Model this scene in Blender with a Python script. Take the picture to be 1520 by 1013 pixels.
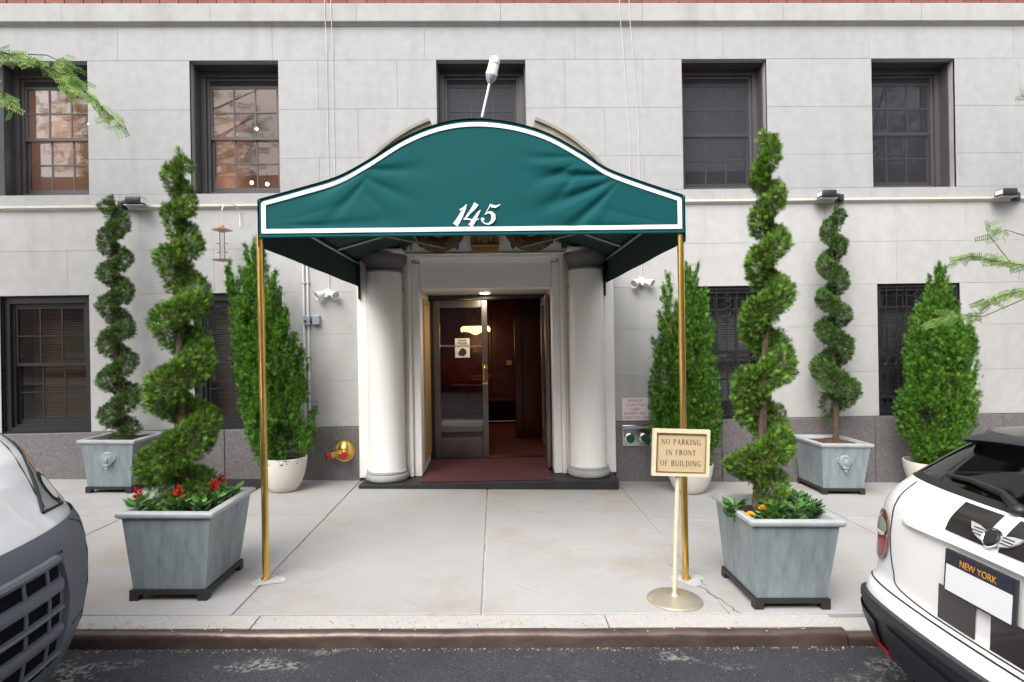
import bpy, bmesh, math, random
import numpy as np
from mathutils import Vector, Matrix, Euler
random.seed(7)
R_ = np.random.default_rng(11)
PI = math.pi
for o in list(bpy.data.objects): bpy.data.objects.remove(o, do_unlink=True)
scene = bpy.context.scene
COL = scene.collection

# ------------------------------------------------------------------ camera
# World: the facade is the plane y = 0, x runs along it, z up; pavement is z = SL*x (the street falls to the right)
FPX, PSI, RHO = 900.0, math.radians(1.65), 0.0165
CAM = Vector((0.13, -7.0, 1.6))
fw = Vector((math.sin(PSI), math.cos(PSI), 0)); r0 = Vector((math.cos(PSI), -math.sin(PSI), 0)); u0 = Vector((0, 0, 1))
rt = r0*math.cos(RHO) - u0*math.sin(RHO); up = r0*math.sin(RHO) + u0*math.cos(RHO)
cam_d = bpy.data.cameras.new('camera'); cam = bpy.data.objects.new('camera', cam_d); COL.objects.link(cam)
cam.matrix_world = Matrix(((rt.x, up.x, -fw.x, CAM.x), (rt.y, up.y, -fw.y, CAM.y), (rt.z, up.z, -fw.z, CAM.z), (0, 0, 0, 1)))
cam_d.sensor_width = 36; cam_d.lens = FPX/1520*36; cam_d.clip_start = 0.05; cam_d.clip_end = 600
scene.camera = cam

# ------------------------------------------------------------------ light
SUN_EL, SUN_AZ = math.radians(46), math.radians(-30)      # azimuth measured from the street side (-y) toward +x
w = bpy.data.worlds.new('World'); scene.world = w; w.use_nodes = True
nt = w.node_tree; bg = nt.nodes['Background']
sky = nt.nodes.new('ShaderNodeTexSky'); sky.sky_type = 'NISHITA'; sky.sun_disc = False
sky.sun_elevation = SUN_EL; sky.sun_rotation = PI - SUN_AZ; sky.dust_density = 3.0; sky.air_density = 1.0
hs = nt.nodes.new('ShaderNodeHueSaturation'); hs.inputs['Saturation'].default_value = 0.26
nt.links.new(sky.outputs[0], hs.inputs['Color']); nt.links.new(hs.outputs[0], bg.inputs[0]); bg.inputs[1].default_value = 0.15
sd = bpy.data.lights.new('sun', 'SUN'); sd.energy = 0.7; sd.angle = math.radians(50); sd.color = (1, 0.985, 0.965)
sun = bpy.data.objects.new('sun', sd); COL.objects.link(sun)
sdir = Vector((math.sin(SUN_AZ)*math.cos(SUN_EL), -math.cos(SUN_AZ)*math.cos(SUN_EL), math.sin(SUN_EL)))
sun.rotation_euler = sdir.to_track_quat('Z', 'Y').to_euler(); sun.location = sdir*40
vs = scene.view_settings; vs.view_transform = 'Standard'; vs.look = 'None'; vs.gamma = 1; vs.use_curve_mapping = False; vs.exposure = 1.46
scene.render.engine = 'CYCLES'
cy = scene.cycles; cy.use_denoising = True; cy.max_bounces = 8; cy.transparent_max_bounces = 12; cy.caustics_reflective = False; cy.caustics_refractive = False; cy.sample_clamp_indirect = 6
try: cy.denoiser = 'OPENIMAGEDENOISE'
except Exception: pass

# ------------------------------------------------------------------ helpers
SL = -0.027
def gz(x, y=0): return SL*x
TILT = math.atan(-SL)
def at(px, py, Y):                     # photo pixel -> point in the vertical plane y = Y (used to read positions off the photograph)
    d = fw + rt*((px-760)/FPX) - up*((py-506.5)/FPX)
    return CAM + d*((Y-CAM.y)/d.y)

class MB:
    def __init__(s): s.v = []; s.f = []
    def add(s, vs_, fs):
        k = len(s.v); s.v += [tuple(v) for v in vs_]; s.f += [tuple(i+k for i in f) for f in fs]; return s
    def box(s, x0, x1, y0, y1, z0, z1):
        return s.add([(x, y, z) for z in (z0, z1) for y in (y0, y1) for x in (x0, x1)], [(0,2,3,1),(4,5,7,6),(0,1,5,4),(2,6,7,3),(0,4,6,2),(1,3,7,5)])
    def bbox(s, x0, x1, y0, y1, z0, z1, c=0.01):   # box with chamfered edges
        bm = bmesh.new(); bmesh.ops.create_cube(bm, size=1)
        for v in bm.verts: v.co = Vector(((x0+x1)/2+v.co.x*(x1-x0), (y0+y1)/2+v.co.y*(y1-y0), (z0+z1)/2+v.co.z*(z1-z0)))
        bmesh.ops.bevel(bm, geom=bm.edges[:], offset=c, segments=2, profile=0.5, affect='EDGES')
        bm.verts.index_update(); s.add([v.co for v in bm.verts], [[v.index for v in f.verts] for f in bm.faces]); bm.free(); return s
    def face_box(s, x0, x1, z0, z1, y0, y1, c=0.004):  # block whose street face (y0) has chamfered arrises
        a = [(x0,z0),(x1,z0),(x1,z1),(x0,z1)]; b = [(x0+c,z0+c),(x1-c,z0+c),(x1-c,z1-c),(x0+c,z1-c)]
        V = [(x,y1,z) for x,z in a] + [(x,y0+c,z) for x,z in a] + [(x,y0,z) for x,z in b]
        F = [(3,2,1,0),(8,9,10,11)] + [(i,(i+1)%4,4+(i+1)%4,4+i) for i in range(4)] + [(4+i,4+(i+1)%4,8+(i+1)%4,8+i) for i in range(4)]
        return s.add(V, F)
    def lathe(s, prof, n=24, c=(0,0,0), axis='z', cap=True):
        V = []; F = []
        for r, h in prof:
            for i in range(n):
                a = 2*PI*i/n; p = (r*math.cos(a), r*math.sin(a), h)
                if axis == 'y': p = (p[0], p[2], p[1])
                if axis == 'x': p = (p[2], p[0], p[1])
                V.append((p[0]+c[0], p[1]+c[1], p[2]+c[2]))
        m = len(prof)
        for j in range(m-1):
            for i in range(n): F.append((j*n+i, j*n+(i+1)%n, (j+1)*n+(i+1)%n, (j+1)*n+i))
        if cap: F.append(tuple(range(n))[::-1]); F.append(tuple((m-1)*n+i for i in range(n)))
        return s.add(V, F)
    def tube(s, pts, r, n=8, cap=True):
        pts = [Vector(p) for p in pts]; rs = r if isinstance(r, (list, tuple)) else [r]*len(pts)
        V = []; F = []; prev = None
        for i, p in enumerate(pts):
            t = (pts[min(i+1, len(pts)-1)] - pts[max(i-1, 0)]).normalized()
            if prev is None: a = t.orthogonal().normalized()
            else: a = (prev - t*prev.dot(t)).normalized()
            prev = a; b = t.cross(a)
            for k in range(n):
                q = 2*PI*k/n; V.append(p + (a*math.cos(q)+b*math.sin(q))*rs[i])
        for j in range(len(pts)-1):
            for k in range(n): F.append((j*n+k, j*n+(k+1)%n, (j+1)*n+(k+1)%n, (j+1)*n+k))
        if cap: F.append(tuple(range(n))[::-1]); F.append(tuple((len(pts)-1)*n+k for k in range(n)))
        return s.add(V, F)
    def grid(s, P):                     # P: rows of points
        n = len(P[0]); V = [p for row in P for p in row]
        return s.add(V, [(j*n+i, j*n+i+1, (j+1)*n+i+1, (j+1)*n+i) for j in range(len(P)-1) for i in range(n-1)])
    def prism(s, poly, y0, y1):         # polygon in x,z extruded along y
        n = len(poly)
        return s.add([(x,y0,z) for x,z in poly]+[(x,y1,z) for x,z in poly], [tuple(range(n)), tuple(range(2*n-1, n-1, -1))]+[(i, n+i, n+(i+1)%n, (i+1)%n) for i in range(n)])
    def extr_x(s, poly, x0, x1):        # polygon in y,z extruded along x
        n = len(poly)
        return s.add([(x0,y,z) for y,z in poly]+[(x1,y,z) for y,z in poly], [tuple(range(n)), tuple(range(2*n-1, n-1, -1))]+[(i, n+i, n+(i+1)%n, (i+1)%n) for i in range(n)])
    def blob(s, c, r, nu=12, nv=8, jitter=0.0):
        V = [(c[0], c[1], c[2]-r[2])]; F = []
        for j in range(1, nv):
            ph = -PI/2+PI*j/nv
            for i in range(nu):
                a = 2*PI*i/nu; k = 1+random.uniform(-jitter, jitter)
                V.append((c[0]+r[0]*math.cos(ph)*math.cos(a)*k, c[1]+r[1]*math.cos(ph)*math.sin(a)*k, c[2]+r[2]*math.sin(ph)*k))
        V.append((c[0], c[1], c[2]+r[2])); L = len(V)-1
        for i in range(nu): F.append((0, 1+(i+1)%nu, 1+i)); F.append((L, L-nu+i, L-nu+(i+1)%nu))
        for j in range(nv-2):
            for i in range(nu): F.append((1+j*nu+i, 1+j*nu+(i+1)%nu, 1+(j+1)*nu+(i+1)%nu, 1+(j+1)*nu+i))
        return s.add(V, F)
    def xf(s, M): s.v = [tuple(M @ Vector(v)) for v in s.v]; return s
    def mesh(s, name, m, smooth=False, fix=True):
        me = bpy.data.meshes.new(name); me.from_pydata(s.v, [], s.f)
        if fix:
            bm = bmesh.new(); bm.from_mesh(me); bmesh.ops.recalc_face_normals(bm, faces=bm.faces[:]); bm.to_mesh(me); bm.free()
        if smooth:
            me.polygons.foreach_set('use_smooth', [True]*len(me.polygons))
            if smooth != 'all':
                try: me.set_sharp_from_angle(angle=math.radians(42))
                except Exception: pass
        if m is not None: me.materials.append(m)
        me.update(); return me
    def build(s, name, m, parent=None, smooth=False, fix=True): return obj(name, s.mesh(name, m, smooth, fix), parent)

def obj(name, data, parent=None, loc=None):
    o = bpy.data.objects.new(name, data); COL.objects.link(o)
    if parent is not None: o.parent = parent
    if loc is not None: o.location = loc
    return o
def tag(o, label=None, cat=None, group=None, kind=None):
    if label: o['label'] = label
    if cat: o['category'] = cat
    if group: o['group'] = group
    if kind: o['kind'] = kind
    return o
def thing(name, label, cat, loc=(0,0,0), rot=(0,0,0), group=None):
    o = obj(name, None, None, loc); o.rotation_euler = rot; o.empty_display_size = 0.1
    return tag(o, label, cat, group)
def copy_tree(o, parent=None):
    c = o.copy(); COL.objects.link(c); c.parent = parent
    for ch in list(o.children): copy_tree(ch, c)
    return c

# ------------------------------------------------------------------ materials
def mat(name, col, rough=0.6, metal=0.0, var=None, bump=None, spec=0.5, coat=0, rnd=0.0, coords='Object', stretch=(1,1,1), var2=None, emis=None, stain=None):
    m = bpy.data.materials.new(name); m.use_nodes = True; t = m.node_tree; N = t.nodes; L = t.links
    b = N['Principled BSDF']; b.inputs['Base Color'].default_value = (*col, 1); b.inputs['Roughness'].default_value = rough
    b.inputs['Metallic'].default_value = metal; b.inputs['Specular IOR Level'].default_value = spec; b.inputs['Coat Weight'].default_value = coat; b.inputs['Coat Roughness'].default_value = 0.04
    if emis: b.inputs['Emission Color'].default_value = (*emis[0], 1); b.inputs['Emission Strength'].default_value = emis[1]
    src = None
    if var or bump or var2:
        tc = N.new('ShaderNodeTexCoord')
        if coords == 'World':
            g = N.new('ShaderNodeNewGeometry'); vec = g.outputs['Position']
        else: vec = tc.outputs[coords]
        mp = N.new('ShaderNodeMapping'); mp.inputs['Scale'].default_value = stretch; L.new(vec, mp.inputs[0]); vec = mp.outputs[0]
    out = None
    for vv in (var, var2):
        if not vv: continue
        sc, amt, colb = vv
        n = N.new('ShaderNodeTexNoise'); n.inputs['Scale'].default_value = sc; n.inputs['Detail'].default_value = 6; n.inputs['Roughness'].default_value = 0.65; L.new(vec, n.inputs['Vector'])
        r = N.new('ShaderNodeMapRange'); r.inputs[1].default_value = 0.35; r.inputs[2].default_value = 0.7; r.inputs[3].default_value = 0; r.inputs[4].default_value = amt; L.new(n.outputs[0], r.inputs[0])
        mx = N.new('ShaderNodeMix'); mx.data_type = 'RGBA'; L.new(r.outputs[0], mx.inputs[0])
        if out is None: mx.inputs[6].default_value = (*col, 1)
        else: L.new(out, mx.inputs[6])
        mx.inputs[7].default_value = (*colb, 1); out = mx.outputs[2]
    if stain:
        n = N.new('ShaderNodeTexNoise'); n.inputs['Scale'].default_value = 1.0; n.inputs['Detail'].default_value = 7; n.inputs['Roughness'].default_value = .7; L.new(vec, n.inputs['Vector'])
        r = N.new('ShaderNodeMapRange'); r.inputs[1].default_value = .50; r.inputs[2].default_value = .70; r.inputs[4].default_value = .8; L.new(n.outputs[0], r.inputs[0])
        mx = N.new('ShaderNodeMix'); mx.data_type = 'RGBA'; L.new(r.outputs[0], mx.inputs[0]); L.new(out, mx.inputs[6]); mx.inputs[7].default_value = (*stain, 1); out = mx.outputs[2]
        n = N.new('ShaderNodeTexVoronoi'); n.inputs['Scale'].default_value = 2.6; L.new(vec, n.inputs['Vector'])       # old gum spots
        r = N.new('ShaderNodeMath'); r.operation = 'LESS_THAN'; r.inputs[1].default_value = .034; L.new(n.outputs['Distance'], r.inputs[0])
        q = N.new('ShaderNodeMath'); q.operation = 'MULTIPLY'; q.inputs[1].default_value = .45; L.new(r.outputs[0], q.inputs[0])
        mx = N.new('ShaderNodeMix'); mx.data_type = 'RGBA'; L.new(q.outputs[0], mx.inputs[0]); L.new(out, mx.inputs[6]); mx.inputs[7].default_value = (.16,.15,.14,1); out = mx.outputs[2]
    if rnd:
        oi = N.new('ShaderNodeObjectInfo'); r = N.new('ShaderNodeMapRange'); r.inputs[3].default_value = 1-rnd; r.inputs[4].default_value = 1+rnd; L.new(oi.outputs['Random'], r.inputs[0])
        h = N.new('ShaderNodeHueSaturation'); L.new(r.outputs[0], h.inputs['Value'])
        if out is None: h.inputs['Color'].default_value = (*col, 1)
        else: L.new(out, h.inputs['Color'])
        out = h.outputs[0]
    if out is not None: L.new(out, b.inputs['Base Color'])
    if bump:
        n = N.new('ShaderNodeTexNoise'); n.inputs['Scale'].default_value = bump[0]; n.inputs['Detail'].default_value = 5; L.new(vec, n.inputs['Vector'])
        bp = N.new('ShaderNodeBump'); bp.inputs['Strength'].default_value = bump[1]; bp.inputs['Distance'].default_value = bump[2] if len(bump) > 2 else 0.01
        L.new(n.outputs[0], bp.inputs['Height']); L.new(bp.outputs[0], b.inputs['Normal'])
    return m

def glass_mat(name, tint=(1,1,1), ior=1.6, rough=0.0, dirt=0.0):
    m = bpy.data.materials.new(name); m.use_nodes = True; t = m.node_tree; N = t.nodes; L = t.links; N.remove(N['Principled BSDF'])
    fr = N.new('ShaderNodeFresnel'); fr.inputs[0].default_value = ior
    tr = N.new('ShaderNodeBsdfTransparent'); tr.inputs[0].default_value = (*tint, 1); gl = N.new('ShaderNodeBsdfGlossy'); gl.inputs['Roughness'].default_value = rough
    mx = N.new('ShaderNodeMixShader'); L.new(fr.outputs[0], mx.inputs[0]); L.new(tr.outputs[0], mx.inputs[1]); L.new(gl.outputs[0], mx.inputs[2])
    o = mx.outputs[0]
    if dirt:
        df = N.new('ShaderNodeBsdfDiffuse'); df.inputs[0].default_value = (.5,.5,.5,1); n = N.new('ShaderNodeTexNoise'); n.inputs['Scale'].default_value = 3
        ml = N.new('ShaderNodeMath'); ml.operation = 'MULTIPLY'; ml.inputs[1].default_value = dirt; L.new(n.outputs[0], ml.inputs[0])
        m2 = N.new('ShaderNodeMixShader'); L.new(ml.outputs[0], m2.inputs[0]); L.new(o, m2.inputs[1]); L.new(df.outputs[0], m2.inputs[2]); o = m2.outputs[0]
    L.new(o, N['Material Output'].inputs[0]); return m

def leaf_mat(name, dark, light, trans=0.3):
    m = bpy.data.materials.new(name); m.use_nodes = True; t = m.node_tree; N = t.nodes; L = t.links; b = N['Principled BSDF']
    a = N.new('ShaderNodeAttribute'); a.attribute_name = 'tint'
    mx = N.new('ShaderNodeMix'); mx.data_type = 'RGBA'; mx.inputs[6].default_value = (*dark, 1); mx.inputs[7].default_value = (*light, 1); L.new(a.outputs['Fac'], mx.inputs[0])
    L.new(mx.outputs[2], b.inputs['Base Color']); b.inputs['Roughness'].default_value = 0.5; b.inputs['Specular IOR Level'].default_value = 0.35
    tl = N.new('ShaderNodeBsdfTranslucent'); L.new(mx.outputs[2], tl.inputs[0]); ms = N.new('ShaderNodeMixShader'); ms.inputs[0].default_value = trans
    L.new(b.outputs[0], ms.inputs[1]); L.new(tl.outputs[0], ms.inputs[2]); L.new(ms.outputs[0], N['Material Output'].inputs[0]); return m

M = {}
def scuffed(*a, **k):                  # asphalt with ragged remains of old pale paint
    m = mat(*a, **k); t = m.node_tree; N = t.nodes; L = t.links; b = N['Principled BSDF']; src = b.inputs['Base Color'].links[0].from_socket
    g = N.new('ShaderNodeNewGeometry'); mp = N.new('ShaderNodeMapping'); mp.inputs['Scale'].default_value = (1,2.6,1); mp.inputs['Location'].default_value = (.55,.3,0); L.new(g.outputs['Position'], mp.inputs[0])
    n1 = N.new('ShaderNodeTexNoise'); n1.inputs['Scale'].default_value = 1.7; n1.inputs['Detail'].default_value = 3; L.new(mp.outputs[0], n1.inputs[0])
    n2 = N.new('ShaderNodeTexNoise'); n2.inputs['Scale'].default_value = 38; n2.inputs['Detail'].default_value = 4; L.new(g.outputs['Position'], n2.inputs[0])
    r1 = N.new('ShaderNodeMapRange'); r1.inputs[1].default_value = .56; r1.inputs[2].default_value = .66; L.new(n1.outputs[0], r1.inputs[0]); r2 = N.new('ShaderNodeMapRange'); r2.inputs[1].default_value = .47; r2.inputs[2].default_value = .60; L.new(n2.outputs[0], r2.inputs[0])
    ml = N.new('ShaderNodeMath'); ml.operation = 'MULTIPLY'; L.new(r1.outputs[0], ml.inputs[0]); L.new(r2.outputs[0], ml.inputs[1])
    mx = N.new('ShaderNodeMix'); mx.data_type = 'RGBA'; L.new(ml.outputs[0], mx.inputs[0]); L.new(src, mx.inputs[6]); mx.inputs[7].default_value = (.27,.26,.235,1); L.new(mx.outputs[2], b.inputs['Base Color']); return m
def limestone(name, c, c2, c3):
    m = mat(name, c, 0.85, 0, (1.1, 0.65, c2), (60, 0.12, 0.004), 0.25, rnd=0.022, coords='World')
    t = m.node_tree; N = t.nodes; L = t.links; b = N['Principled BSDF']; src = b.inputs['Base Color'].links[0].from_socket
    g = N.new('ShaderNodeNewGeometry'); mp = N.new('ShaderNodeMapping'); mp.inputs['Scale'].default_value = (3, 3, 0.4); L.new(g.outputs['Position'], mp.inputs[0])
    n = N.new('ShaderNodeTexNoise'); n.inputs['Scale'].default_value = 1.6; n.inputs['Detail'].default_value = 5; L.new(mp.outputs[0], n.inputs[0])
    r = N.new('ShaderNodeMapRange'); r.inputs[1].default_value = 0.5; r.inputs[2].default_value = 0.75; r.inputs[4].default_value = 0.45; L.new(n.outputs[0], r.inputs[0])
    mx = N.new('ShaderNodeMix'); mx.data_type = 'RGBA'; L.new(r.outputs[0], mx.inputs[0]); L.new(src, mx.inputs[6]); mx.inputs[7].default_value = (*c3, 1)
    n3 = N.new('ShaderNodeTexNoise'); n3.inputs['Scale'].default_value = 9; n3.inputs['Detail'].default_value = 8; L.new(g.outputs['Position'], n3.inputs[0])
    r3 = N.new('ShaderNodeMapRange'); r3.inputs[1].default_value = 0.35; r3.inputs[2].default_value = 0.7; r3.inputs[3].default_value = 0.95; r3.inputs[4].default_value = 1.04; L.new(n3.outputs[0], r3.inputs[0])
    h = N.new('ShaderNodeHueSaturation'); L.new(r3.outputs[0], h.inputs['Value']); L.new(mx.outputs[2], h.inputs['Color']); L.new(h.outputs[0], b.inputs['Base Color'])
    return m
M['stone'] = limestone('limestone', (.385,.384,.382), (.35,.348,.344), (.30,.296,.288))
M['stone_low'] = limestone('limestone_lower', (.475,.468,.456), (.43,.423,.41), (.37,.36,.343))  # lower courses lightened in colour to offset awning shade, upper ones darkened
M['mortar'] = mat('mortar', (.40,.395,.385), 0.9, var=(2, .8, (.29,.285,.275)), coords='World')
M['cornice'] = limestone('cornice_stone', (.40,.393,.382), (.345,.338,.325), (.27,.262,.25))
M['ledge'] = mat('ledge_paint', (.64,.60,.53), 0.6, var=(6, .5, (.48,.44,.37)), coords='World')
M['tanstone'] = mat('tan_stone', (.33,.30,.245), 0.85, var=(7, .8, (.20,.185,.15)), bump=(30,.3), coords='World')
M['paint'] = mat('white_portal_paint', (.89,.87,.83), 0.4, var=(2.5, .5, (.84,.81,.75)), bump=(25,.04), coords='World')
M['greystone'] = mat('weathered_grey_stone', (.42,.42,.42), 0.8, var=(6,.7,(.30,.30,.30)), bump=(40,.2), coords='World')
M['darkcap'] = mat('sooty_capital', (.17,.165,.155), 0.8, var=(6,.7,(.09,.088,.08)), bump=(30,.2), coords='World')
M['granite'] = mat('granite', (.125,.115,.115), 0.55, var=(75, .9, (.27,.25,.245)), var2=(40,.6,(.075,.066,.067)), rnd=.07, bump=(80,.1,.003), coords='World')
M['brick'] = mat('brick', (.22,.085,.07), 0.85, var=(40,.7,(.15,.06,.05)), rnd=.2, bump=(60,.3), coords='World')
M['bronze'] = mat('window_bronze', (.070,.064,.066), 0.5, var=(5,.5,(.10,.092,.092)), coords='World')
M['black'] = mat('black_paint', (.018,.018,.02), 0.4, var=(8,.4,(.03,.03,.033)), coords='World')
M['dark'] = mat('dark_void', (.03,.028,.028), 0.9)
M['glass'] = glass_mat('window_glass', (.88,.89,.89), 1.45, 0.0, 0.025)
M['glass_dark'] = glass_mat('screened_glass', (.62,.63,.65), 1.5, 0.0, 0.03)
m_ = bpy.data.materials.new('insect_screen'); m_.use_nodes = True; N_ = m_.node_tree.nodes; sh_ = N_.new('ShaderNodeMixShader'); tr_ = N_.new('ShaderNodeBsdfTransparent'); N_['Principled BSDF'].inputs['Base Color'].default_value = (.045,.045,.055,1); N_['Principled BSDF'].inputs['Roughness'].default_value = .8; sh_.inputs[0].default_value = .42
m_.node_tree.links.new(tr_.outputs[0], sh_.inputs[1]); m_.node_tree.links.new(N_['Principled BSDF'].outputs[0], sh_.inputs[2]); m_.node_tree.links.new(sh_.outputs[0], N_['Material Output'].inputs[0]); M['screen'] = m_
M['terracotta'] = mat('terracotta_room', (.46,.29,.225), 0.8, var=(2,.5,(.37,.23,.175)))
M['blind_tan'] = mat('tan_blind', (.30,.20,.115), 0.6)
M['blind_grey'] = mat('grey_blind', (.40,.40,.42), 0.6)
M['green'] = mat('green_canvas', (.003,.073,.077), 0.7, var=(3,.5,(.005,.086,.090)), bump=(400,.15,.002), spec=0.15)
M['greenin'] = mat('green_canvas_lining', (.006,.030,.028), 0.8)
M['white'] = mat('white_trim', (.80,.82,.82), 0.6)
M['brass'] = mat('brass', (.86,.58,.17), 0.28, 1.0, var=(9,.6,(.55,.33,.09)), bump=(12,.05))
M['galv'] = mat('galvanised_pipe', (.42,.42,.42), 0.45, 0.7)
M['lead'] = mat('lead_planter', (.26,.315,.34), 0.5, 0.25, var=(3.4,1.0,(.145,.18,.195)), var2=(8,.7,(.40,.44,.435)), bump=(14,.12), stretch=(2.2,2.2,.45))
M['leadrim'] = mat('lead_rim', (.50,.52,.52), 0.5, 0.2, var=(9,.7,(.34,.365,.37)), bump=(20,.12))
M['stand'] = mat('black_stand', (.022,.022,.023), 0.5, bump=(40,.1))
M['mulch'] = mat('mulch', (.085,.04,.025), 0.95, var=(60,1,(.20,.09,.055)), bump=(70,1,.03))
M['soil'] = mat('soil', (.035,.022,.015), 0.95, var=(60,1,(.07,.045,.03)), bump=(70,1,.03))
M['bowl'] = mat('cream_bowl', (.72,.69,.62), 0.4, var=(4,.6,(.60,.56,.48)))
M['chip'] = mat('chipped_patch', (.06,.055,.05), 0.8)
M['bark'] = mat('bark', (.16,.105,.07), 0.9, var=(20,.9,(.08,.05,.035)), bump=(30,1,.03), stretch=(3,3,.6))
M['twig'] = mat('dead_twig', (.13,.085,.05), 0.9)
M['thuja'] = leaf_mat('thuja_spray', (.014,.058,.008), (.29,.52,.060))
M['thuja_b'] = leaf_mat('thuja_spray_dark', (.012,.045,.010), (.18,.35,.060))
M['cypress'] = leaf_mat('arborvitae_spray', (.010,.055,.006), (.23,.50,.050))
M['locust'] = leaf_mat('locust_leaf', (.12,.26,.045), (.46,.62,.20), .45)
M['leaf'] = leaf_mat('bedding_leaf', (.06,.17,.035), (.22,.42,.13), .3)
M['red'] = mat('red_petal', (.55,.012,.012), 0.5); M['yellow'] = mat('yellow_petal', (.85,.52,.01), 0.6, var=(60,.6,(.85,.32,.01)))
M['concrete'] = mat('pavement_concrete', (.415,.407,.395), 0.85, var=(1.6,.8,(.35,.34,.325)), var2=(70,.45,(.50,.488,.475)), rnd=.06, bump=(180,.25,.003), coords='World', stain=(.37,.30,.24))
M['joint'] = mat('pavement_joint', (.66,.64,.61), 0.9, var=(3,.9,(.30,.28,.26)), coords='World')
M['kerb'] = mat('kerb_granite', (.56,.54,.52), 0.8, var=(70,.9,(.34,.33,.33)), var2=(4,.5,(.62,.56,.48)), rnd=.08, bump=(60,.3,.004), coords='World')
M['steel'] = mat('rusty_kerb_steel', (.115,.078,.068), 0.34, 0.45, var=(9,.8,(.06,.038,.032)), var2=(6,.5,(.26,.20,.165)), bump=(30,.3), coords='World', stretch=(.5,1,1))
M['asphalt'] = scuffed('asphalt', (.022,.023,.027), 0.9, var=(85,1.0,(.085,.087,.096)), var2=(2.2,.5,(.017,.017,.021)), bump=(160,.6,.006), coords='World')
M['scuff'] = mat('worn_paint', (.30,.29,.27), 0.9, var=(40,1,(.06,.06,.065)), bump=(160,.6,.006), coords='World')
M['slate'] = mat('slate_step', (.014,.0145,.016), 0.6, var=(6,.7,(.028,.029,.032)), bump=(18,.25), coords='World')
M['redmat'] = mat('red_mat', (.10,.026,.029), 0.95, var=(70,.8,(.05,.012,.015)), bump=(120,.6,.006), coords='World')
M['mahog'] = mat('mahogany', (.085,.016,.007), 0.28, var=(5,.8,(.045,.008,.004)), coords='World', stretch=(4,4,.5))
M['oak'] = mat('tan_jamb_panel', (.50,.33,.15), 0.45, var=(4,.6,(.42,.26,.11)), coords='World', stretch=(4,4,.4))
M['carpet'] = mat('lobby_carpet', (.085,.016,.012), 0.95)
M['doormetal'] = mat('door_metal', (.20,.18,.17), 0.35, 0.8, var=(3,.5,(.14,.12,.11)), coords='World')
M['ornament'] = mat('gilded_ornament', (.30,.19,.07), 0.5, 0.2, var=(34,1,(.05,.03,.015)), bump=(40,1,.03), coords='World')
M['copper'] = mat('copper', (.62,.32,.23), 0.4, 0.8)
M['steelbox'] = mat('grey_box', (.40,.43,.48), 0.4, 0.4)
M['whiteplastic'] = mat('white_plastic', (.74,.72,.69), 0.4)
M['floodblack'] = mat('black_fixture', (.025,.027,.032), 0.4)
M['redcap'] = mat('red_cap', (.40,.012,.03), 0.4); M['greencap'] = mat('green_cap', (.012,.07,.055), 0.4)
M['chrome'] = mat('chrome', (.70,.71,.72), 0.18, 1.0)
M['signtan'] = mat('sign_face', (.56,.43,.26), 0.5); M['cream'] = mat('cream_enamel', (.70,.61,.42), 0.35)
M['ink'] = mat('dark_ink', (.04,.03,.022), 0.7); M['redink'] = mat('red_ink', (.55,.08,.09), 0.7); M['paper'] = mat('paper', (.80,.76,.66), 0.8)
M['sprsign'] = mat('white_sign', (.76,.72,.73), 0.5)
M['carwhite'] = mat('white_car_paint', (.87,.86,.84), 0.25, coat=.8); M['vanwhite'] = mat('white_van_paint', (.87,.88,.89), 0.25, coat=.8)
M['cladding'] = mat('black_cladding', (.018,.020,.025), 0.42, bump=(300,.1,.001)); M['vanplastic'] = mat('grey_bumper_plastic', (.118,.132,.160), 0.5, bump=(300,.15,.001))
M['carglass'] = glass_mat('car_glass', (.30,.36,.35), 1.55); M['stripe'] = mat('black_stripe', (.022,.020,.020), 0.3, coat=.5)
M['rubber'] = mat('rubber', (.015,.015,.015), 0.7); M['taillight'] = mat('tail_lens', (.40,.015,.02), 0.1, coat=1); M['clearlens'] = mat('clear_lens', (.50,.55,.55), 0.06, 0.35, coat=1)
M['reflector'] = mat('red_reflector', (.45,.01,.015), 0.2); M['navy'] = mat('plate_navy', (.015,.018,.035), 0.4); M['orange'] = mat('plate_orange', (.75,.33,.03), 0.5); M['platewhite'] = mat('plate_white', (.82,.82,.82), 0.4)
M['redcar'] = mat('red_car_paint', (.30,.006,.012), 0.25, coat=1)
M['warmlamp'] = mat('lamp_glow', (1,.8,.5), 0.5, emis=((1,.55,.20), 2.2)); M['bulb'] = mat('bulb_glow', (1,.9,.7), 0.5, emis=((1,.78,.5), 14)); M['downlight'] = mat('downlight_glow', (1,.95,.85), 0.5, emis=((1,.84,.6), 5))
M['vanlens'] = mat('headlamp_lens', (.66,.69,.70), 0.15, 0.35, var=(9,.8,(.42,.45,.46)), coat=1); M['silver'] = mat('silver', (.66,.66,.67), .35, .35); M['lampjar'] = mat('lamp_jar', (.80,.79,.76), 0.25); M['debris'] = mat('gutter_debris', (.45,.34,.20), 0.9, rnd=.1, var=(30,1,(.22,.15,.08)), coords='World')
M['cable'] = mat('pale_cable', (.60,.58,.56), .7)

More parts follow.
